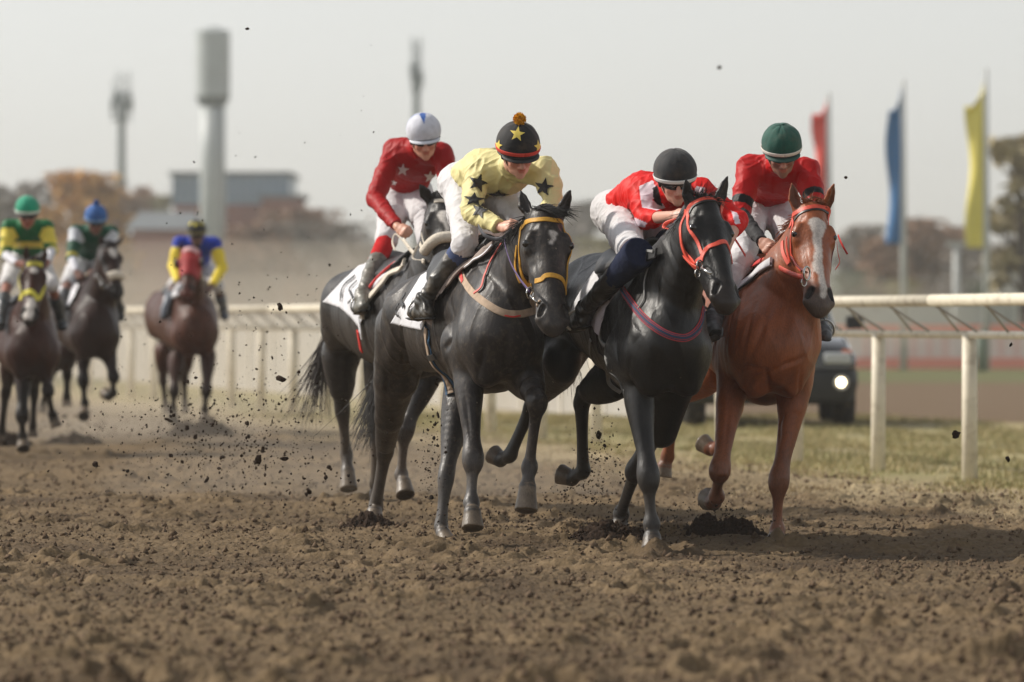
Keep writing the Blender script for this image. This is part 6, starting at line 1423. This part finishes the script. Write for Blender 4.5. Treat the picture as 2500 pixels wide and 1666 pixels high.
def mast(u, top, cl0, cl1, w_, label, seed):
    Z_ = 450.0; q = P(u, HY, Z_); zf = lambda v: zz(v, Z_); t = thing('phone_mast', label, 'mast', (q[0], Z_, 0)); r2 = np.random.default_rng(seed)
    mb = MB(); mb.tube([(q[0], Z_, 0), (q[0], Z_, zf(cl1)), (q[0], Z_, zf(cl0))], [.42, .30, .22], 14); mb.build('shaft', m_mast, t, smooth=True)
    MB().box((q[0], Z_, zf(cl1)), (w_*1.05, w_*1.05, .16)).build('platform', m_mast, t)
    for i in range(9):
        a = i*.7; x, y = math.cos(a)*w_*.5, math.sin(a)*w_*.5; zc = lerp(zf(cl1), zf(cl0), .25+.6*r2.random()); mb = MB(); mb.box((q[0]+x, Z_+y, zc), (.30, .18, 1.1)); mb.build('antenna_panel', m_mast, t)
    for i in range(5):
        x = (-1+.5*i)*w_*.45; mb = MB(); mb.tube([(q[0]+x, Z_+.3*(i % 2), zf(cl1)), (q[0]+x, Z_+.3*(i % 2), lerp(zf(cl0), zf(top), .5+.5*r2.random()))], .06, 6); mb.build('antenna_rod', m_mast, t)
    MB().box((q[0], Z_, zf(lerp(cl1, HY, .32))), (.9, .9, .5)).build('equipment_box', m_mast, t)
mast(297, 165, 225, 292, 1.5, 'grey phone mast with antennas left of the water tower', 1)
mast(1017, 78, 150, 222, .8, 'grey phone mast behind the rider in the white cap', 2)
# ------------------------------------------------------------------ buildings
def building(name, label, u0, u1, vt, Z_, depth, wall, roof=None, rooft=.3, bands=(), win=None, pitched=0):
    a, b = P(u0, HY, Z_), P(u1, HY, Z_); W_ = b[0]-a[0]; H_ = zz(vt, Z_); cx = (a[0]+b[0])/2
    t = thing(name, label, 'building', (cx, Z_+depth/2, 0))
    MB().box((cx, Z_+depth/2, H_/2), (W_, depth, H_)).build('wall', wall, t)
    if roof and not pitched: MB().box((cx, Z_+depth/2, H_+rooft/2), (W_+.5, depth+.5, rooft)).build('roof', roof, t)
    if roof and pitched:
        mb = MB(); x0, x1 = a[0]-.4, b[0]+.4; y0, y1 = Z_-.4, Z_+depth+.4
        mb.add([(x0, y0, H_), (x1, y0, H_), (x1, y1, H_), (x0, y1, H_), (lerp(x0, x1, .12), (y0+y1)/2, H_+pitched), (lerp(x0, x1, .88), (y0+y1)/2, H_+pitched)], [(0, 1, 5, 4), (1, 2, 5), (2, 3, 4, 5), (3, 0, 4), (3, 2, 1, 0)]); mb.build('roof', roof, t)
    if win:
        nx, nz, wx, wz, zb = win
        for i in range(nx):
            for j in range(nz):
                x = lerp(a[0], b[0], (i+.5)/nx); z = zb+j*(H_-zb)/nz+wz*.6; fr = MB().box((x, Z_-.03, z), (wx, .10, wz)).build('window', mat('window_frame', srgb(170, 170, 166), rough=.6), t); MB().box((x, Z_-.09, z), (wx-.2, .04, wz-.2)).build('pane', mat('window_glass', srgb(60, 72, 84), rough=.15), fr)
    return t
m_brick = mat('brick_red', srgb(128, 74, 62), rough=.9, noise=.12, nscale=1.5); m_glass = mat('blue_cladding', srgb(112, 138, 160), rough=.35, noise=.08, nscale=.5); m_dr = mat('dark_roof', srgb(104, 110, 114), rough=.8, noise=.1, nscale=.8)
building('office_block', 'flat brick block with blue glass upper storey behind the water tower', 424, 704, 500, 392, 14, m_brick, None, win=(9, 2, 1.0, 1.2, .8))
t = thing('glass_storey', 'blue glazed top storey standing on the brick block', 'building', (P(565, HY, 392)[0], 399, zz(500, 392))); a, b = P(422, HY, 392)[0], P(704, HY, 392)[0]; h0, h1 = zz(500, 392), zz(430, 392)
MB().box(((a+b)/2, 399, (h0+h1)/2), (b-a+.1, 14.1, h1-h0)).build('wall', m_glass, t); MB().box(((a+b)/2, 399, h1+.15), (b-a+.5, 14.5, .3)).build('roof', m_dr, t)
for i in range(14): MB().box((lerp(a, b, (i+.5)/14), 391.9, (h0+h1)/2), (.12, .1, h1-h0-.1)).build('mullion', mat('pale_mullion', srgb(150, 164, 176), rough=.5), t)
building('brick_annex', 'plain red brick block right of the glazed block', 640, 735, 484, 386, 8, m_brick, m_dr, .25, win=(3, 2, 1.0, 1.2, 1.0))
building('low_house', 'low reddish house with a wide dark roof behind the riders', 322, 470, 560, 330, 10, mat('salmon_wall', srgb(150, 100, 90), rough=.9, noise=.1, nscale=1), m_dr, pitched=1.1, win=(5, 1, .9, 1.2, 1.0))
building('pink_house', 'pale pink house seen under the rider in yellow', 1095, 1270, 560, 360, 10, mat('pink_wall', srgb(196, 140, 132), rough=.9, noise=.06), m_dr, pitched=1.0, win=(5, 1, .9, 1.2, 1.0))
building('white_kiosk', 'small white kiosk at the far right', 2440, 2498, 655, 200, 4, mat('kiosk_white', srgb(196, 192, 184), rough=.8), mat('kiosk_roof', srgb(140, 140, 136), rough=.8), .15, win=(2, 1, .8, .8, .8))
# ------------------------------------------------------------------ trees
def tree(u, top, wpx, Z_, col, label, seed, bare=.0, base=0.0, name='autumn_tree', nl=2800, flat=1.0):
    r2 = np.random.default_rng(seed); q = P(u, HY, Z_); H_ = zz(top, Z_); rw = wpx/2*Z_/F
    t = thing(name, label, 'tree' if name != 'bush' else 'bush', (q[0], Z_, 0)); b = A(q[0], Z_, 0)
    mb = MB(); th = H_*.03+.05; lim = []
    mb.tube(catmull([b, b+A(.1*r2.normal(), 0, H_*.3), b+A(.3*r2.normal(), 0, H_*.62), b+A(.2*r2.normal(), 0, H_*.9)], 4), np.linspace(th, th*.2, 13), 8)
    for i in range(10):
        s = .25+.6*i/10; p = b+A(0, 0, H_*s); a = r2.random()*6.28; e = p+A(math.cos(a)*rw*.8*(1.1-s*.5), math.sin(a)*rw*.8*(1.1-s*.5), H_*(.14+.15*r2.random())); mb.tube(catmull([p, lerp(p, e, .5)+A(0, 0, -.03*H_), e], 4), np.linspace(th*.45, th*.08, 9), 6); lim.append(e)
        for j in range(3):
            e2 = e+r2.normal(size=3)*A(rw*.25, rw*.25, H_*.07); mb.tube([lerp(p, e, .6), e2], [th*.15, th*.04], 4); lim.append(e2)
    mb.build('trunk', mat('bark', srgb(86, 76, 66), rough=.95, noise=.2, nscale=3), t, smooth=True)
    # leaf clumps gathered round the limb ends
    cl = [np.array(l) for l in lim]+[b+A(r2.normal()*rw*.45, r2.normal()*rw*.45, H_*(.35+.6*r2.random())) for _ in range(int(16*(1-bare)))]
    n = int(nl*(1-bare*.7)); ci = r2.integers(0, len(cl), n); cr = np.array([.16+.22*r2.random() for _ in cl])*rw*1.25*(1-.5*bare)
    C = np.array(cl)[ci]+r2.normal(size=(n, 3))*cr[ci][:, None]*A(.75, .75, .6*flat)
    C[:, 2] = np.clip(C[:, 2], H_*(.02 if name == 'bush' else .12), H_*1.02)
    s = .03*H_*(.5+r2.random(n)); a1 = r2.normal(size=(n, 3)); a1 /= np.linalg.norm(a1, axis=1)[:, None]; a2 = np.cross(a1, r2.normal(size=(n, 3))); a2 /= np.linalg.norm(a2, axis=1)[:, None]
    V = np.stack([C-a1*s[:, None], C-a2*s[:, None]*.6, C+a1*s[:, None], C+a2*s[:, None]*.6], 1).reshape(-1, 3)
    clv = np.array([.75+.5*r2.random() for _ in cl])[ci]*(.85+.3*r2.random(n)); K = np.array(col)[None]*clv[:, None]; K = np.repeat(K, 4, 0)
    mesh_obj('crown', V, np.arange(4*n).reshape(-1, 4), mat('leaves', attr=True, rough=.85, spec=.2), t, smooth=False, cols=K)
ora, bro, gry, oli, dgr = srgb(196, 152, 90), srgb(146, 118, 98), srgb(144, 136, 128), srgb(140, 132, 92), srgb(92, 106, 84)  # leaf colours set paler, with some distance haze put into them
TR = [(12, 500, 110, 300, gry, 'greyish autumn tree at the left edge'), (92, 455, 120, 340, gry, 'faint grey tree behind the rider in the bright green cap'), (150, 520, 120, 260, ora, 'low orange tree between the two left riders'), (222, 436, 160, 280, ora, 'tall orange autumn tree behind the blue cap rider'), (306, 470, 110, 350, bro, 'brown tree right of the orange tree'), (392, 492, 70, 420, oli, 'small olive tree showing above the low house'),
      (640, 560, 150, 300, bro, 'brown tree standing right of the water tower shaft'), (728, 522, 200, 310, bro, 'broad brown tree in front of the brick annex'), (790, 556, 170, 300, gry, 'grey brown tree in the middle of the row'), (850, 606, 150, 290, gry, 'low grey tree at the right end of the middle row'), (560, 610, 150, 280, bro, 'low brown tree at the foot of the water tower'), (905, 640, 140, 285, gry, 'lowest grey tree behind the rider in the white cap'),
      (1385, 560, 110, 380, gry, 'faint tree left of the red and white rider'), (1440, 505, 110, 400, gry, 'pale distant tree behind the red and white rider'), (1490, 590, 150, 350, oli, 'olive distant tree behind the red and white rider'), (1640, 600, 160, 350, gry, 'grey distant tree hidden behind the jet black horse'),
      (2085, 560, 120, 300, gry, 'grey tree right of the chestnut horse head'), (2150, 590, 120, 280, bro, 'brown tree just left of the blue flag'), (2245, 545, 130, 290, bro, 'brown tree between the blue and yellow flags'), (2310, 565, 130, 300, bro, 'grey brown tree left of the yellow flag'), (2385, 600, 140, 280, gry, 'dark grey tree behind the yellow flag'), (2455, 590, 110, 260, gry, 'grey tree right of the yellow flag')]
for i, (u, tp, w_, Z_, cl, lb) in enumerate(TR): tree(u, tp, w_, Z_, cl, lb, 100+i, bare=.25 if cl is gry else .05)
tree(2500, 350, 150, 170, srgb(160, 148, 116), 'tall sparse tree with bare limbs at the right edge', 200, bare=.75)
for i, (u, tp, w_, cl, lb) in enumerate(((2070, 668, 150, dgr, 'dark green bush behind the rail beside the chestnut horse'), (2180, 690, 110, oli, 'olive bush left of the blue flag pole'), (2290, 680, 150, gry, 'grey bush between the flag poles'), (2420, 690, 140, dgr, 'dark bush right of the yellow flag pole'), (60, 640, 200, gry, 'grey bush behind the left rider'), (260, 660, 180, bro, 'brown bush behind the bay horse'), (400, 722, 190, bro, 'brown bush left of the horse in the red hood'), (600, 680, 200, gry, 'grey bush right of the horse in the red hood'), (760, 690, 200, bro, 'brown bush behind the long rail'), (900, 705, 160, gry, 'grey bush left of the dark horse'))):
    tree(u, tp, w_, 230+7*i, cl, lb, 300+i, name='bush', nl=1100)
# ------------------------------------------------------------------ the car behind the rail
def build_car():
    cx, y0 = P(1886, HY, 63.3)[0], 63.3
    t = thing('parked_car', 'black off-road car with lit round fog lamps facing the camera behind the chestnut horse', 'car', (cx, y0+2.3, 0))
    m_b = mat('car_black', srgb(22, 24, 27), rough=.22, spec=.5, coat=.8); m_pl = mat('car_plastic', srgb(26, 27, 28), rough=.6); m_gl = mat('car_glass', srgb(120, 132, 140), rough=.06, spec=.9, metal=.4)
    def section(rows, name, m, smooth=True, cap=True):
        """rows: (y, [(x, z)...]) half profile from the centre top outwards and down"""
        n = len(rows[0][1]); vs = []; fs = []
        for y, pr in rows:
            full = [(-x, z) for x, z in pr[::-1]]+[(x, z) for x, z in pr]
            vs += [(cx+x, y0+y, z) for x, z in full]
        m_ = 2*n
        for i in range(len(rows)-1):
            for j in range(m_-1): fs.append((i*m_+j, i*m_+j+1, (i+1)*m_+j+1, (i+1)*m_+j))
            fs.append((i*m_+m_-1, i*m_, (i+1)*m_, (i+1)*m_+m_-1))
        if cap: fs += [tuple(range(m_)), tuple((len(rows)-1)*m_+j for j in range(m_))[::-1]]
        o = MB().add(vs, fs).build(name, m, t, smooth=smooth)
        md = o.modifiers.new('soft', 'BEVEL'); md.width = .03; md.segments = 3; md.limit_method = 'ANGLE'; return o
    low = lambda w_, zt, zb, zs: [(w_*.6, zt), (w_*.9, zt-.03), (w_, zs), (w_*.99, (zs+zb)/2), (w_*.94, zb)]
    section([(0, low(.86, .86, .40, .74)), (.12, low(.94, .93, .32, .78)), (.9, low(.96, 1.03, .30, .84)), (1.25, low(.965, 1.06, .30, .86)), (4.3, low(.965, 1.06, .32, .88)), (4.6, low(.90, 1.02, .40, .84))], 'body', m_b)
    rf = lambda w0, w1, zt, zb: [(w1*.7, zt), (w1, zt-.05), (w0, zb)]
    section([(1.28, rf(.80, .74, 1.10, 1.05)), (2.0, rf(.84, .66, 1.62, 1.05)), (3.6, rf(.84, .66, 1.64, 1.05)), (4.4, rf(.80, .62, 1.20, 1.05))], 'cabin', m_b)
    # windscreen
    mb = MB(); mb.add([(cx-.72, y0+1.30, 1.10), (cx+.72, y0+1.30, 1.10), (cx+.60, y0+1.95, 1.56), (cx-.60, y0+1.95, 1.56), (cx-.72, y0+1.27, 1.115), (cx+.72, y0+1.27, 1.115), (cx+.60, y0+1.92, 1.575), (cx-.60, y0+1.92, 1.575)], [(0, 1, 2, 3), (4, 7, 6, 5), (0, 4, 5, 1), (1, 5, 6, 2), (2, 6, 7, 3), (3, 7, 4, 0)]); mb.build('windscreen', m_gl, t)
    mb = MB(); mb.tube([(cx-.2, y0+1.24, 1.12), (cx+.45, y0+1.34, 1.20)], .012, 6); mb.build('wiper', m_pl, t)
    # bumper, grille, plate
    section([(-.12, [(.5, .62), (.84, .60), (.88, .50), (.80, .30)]), (.02, [(.5, .66), (.92, .64), (.95, .50), (.88, .28)]), (.3, [(.5, .66), (.965, .64), (.97, .50), (.93, .30)])], 'bumper', m_pl)
    gr = MB().box((cx, y0-.02, .73), (1.0, .10, .17)).build('grille', m_pl, t)
    mb = MB(); [mb.box((cx, y0-.08, .67+.04*i), (.96, .02, .012)) for i in range(4)]; mb.build('bars', m_metal, gr)
    MB().box((cx, y0-.15, .47), (.52, .02, .11)).build('number_plate', mat('plate_white', srgb(200, 200, 196), rough=.5), t)
    for s in (-1, 1):
        hl = MB().box((cx+s*.72, y0+.0, .77), (.30, .14, .13)).build('headlight', mat('lamp_glass', srgb(180, 184, 186), rough=.1, spec=.9), t); md = hl.modifiers.new('b', 'BEVEL'); md.width = .03; md.segments = 3
        MB().box((cx+s*.83, y0+.03, .845), (.10, .12, .05)).build('indicator', mat('indicator_amber', srgb(216, 130, 100), rough=.3), hl)
        mb = MB(); mb.tube([(cx+s*.755, y0-.145, .505), (cx+s*.755, y0-.165, .505)], [.085, .085], 20); fl = mb.build('fog_lamp', m_metal, t)
        mb = MB(); mb.ball((cx+s*.755, y0-.165, .505), .048, 16, sc=(1, .25, 1)); mb.build('lit_lens', mat('lit_lens', (1.0, .82, .52), emit=9.0), fl, smooth=True)
        mi = MB().box((cx+s*1.0, y0+1.45, 1.17), (.20, .10, .15)).build('mirror', m_pl, t); md = mi.modifiers.new('b', 'BEVEL'); md.width = .03; md.segments = 3
        for yy in (.85, 3.75):
            wc = A(cx+s*.84, y0+yy, .355); w_ = MB().tube([wc-A(.12, 0, 0), wc-A(.08, 0, 0), wc+A(.08, 0, 0), wc+A(.12, 0, 0)], [.30, .36, .36, .30], 28).build('wheel', mat('tyre_rubber', srgb(28, 27, 26), rough=.9, noise=.2, dirt=DIRT, dirtamt=.5), t, smooth=True)
            MB().tube([wc+A(s*.09, 0, 0), wc+A(s*.125, 0, 0)], [.23, .20], 24).build('rim', mat('rim_grey', srgb(130, 132, 134), rough=.35, metal=.8), w_)
    for xx in (-.6, .6): MB().box((cx+xx, y0+2.8, 1.69), (.04, 1.5, .03)).build('roof_bar', m_pl, t)
    MB().box((cx, y0+2.3, .30), (1.5, 3.6, .1)).build('underbody', m_pl, t)
build_car()
# ------------------------------------------------------------------ air
def vol_mat(name, dens, col, ani=.2):
    m = bpy.data.materials.new(name); m.use_nodes = True; n = m.node_tree.nodes; n.clear(); o = n.new('ShaderNodeOutputMaterial'); v = n.new('ShaderNodeVolumePrincipled')
    v.inputs['Density'].default_value = dens; v.inputs['Color'].default_value = (*col, 1); v.inputs['Anisotropy'].default_value = ani; m.node_tree.links.new(v.outputs[0], o.inputs['Volume']); return m
hz = MB().box((0, 1750, 14.5), (7400, 3700, 31)).build('haze', vol_mat('haze_air', .0005, srgb(236, 236, 234)), None); hz['kind'] = 'stuff'
def dust(u, v, Z_, sx, sy, sz_, dens):
    c = P(u, v, Z_); mb = MB(); mb.ball(c, 1.0, 24, sc=(sx, sy, sz_)); o = mb.build('dust_cloud', vol_mat('dust_air', dens, srgb(218, 208, 192)), None, smooth=True); o['kind'] = 'stuff'
if not os.environ.get('NODUST'):
    dust(560, 770, 112, 15.0, 14.0, 1.5, .02)
    dust(500, 1050, 61, 2.0, 1.6, .35, .14)
    dust(120, 1065, 56, 2.2, 2.2, .35, .09)
    dust(900, 1180, 39, 1.9, 2.6, .42, .05)
    dust(600, 900, 76, 6.5, 4.0, 1.3, .05)
# ------------------------------------------------------------------ horses, riders, tack in the scene
hs_ = [horse(h) for h in (H1, H2, H3, H4, H5, H6, H7)]
for j, h in zip((J1, J2, J3, J4, J5, J6, J7), hs_): rider(j, h)
for t_, h in zip((tack1, tack2, tack3, tack4, tack5, tack6, tack7), hs_): t_(h)
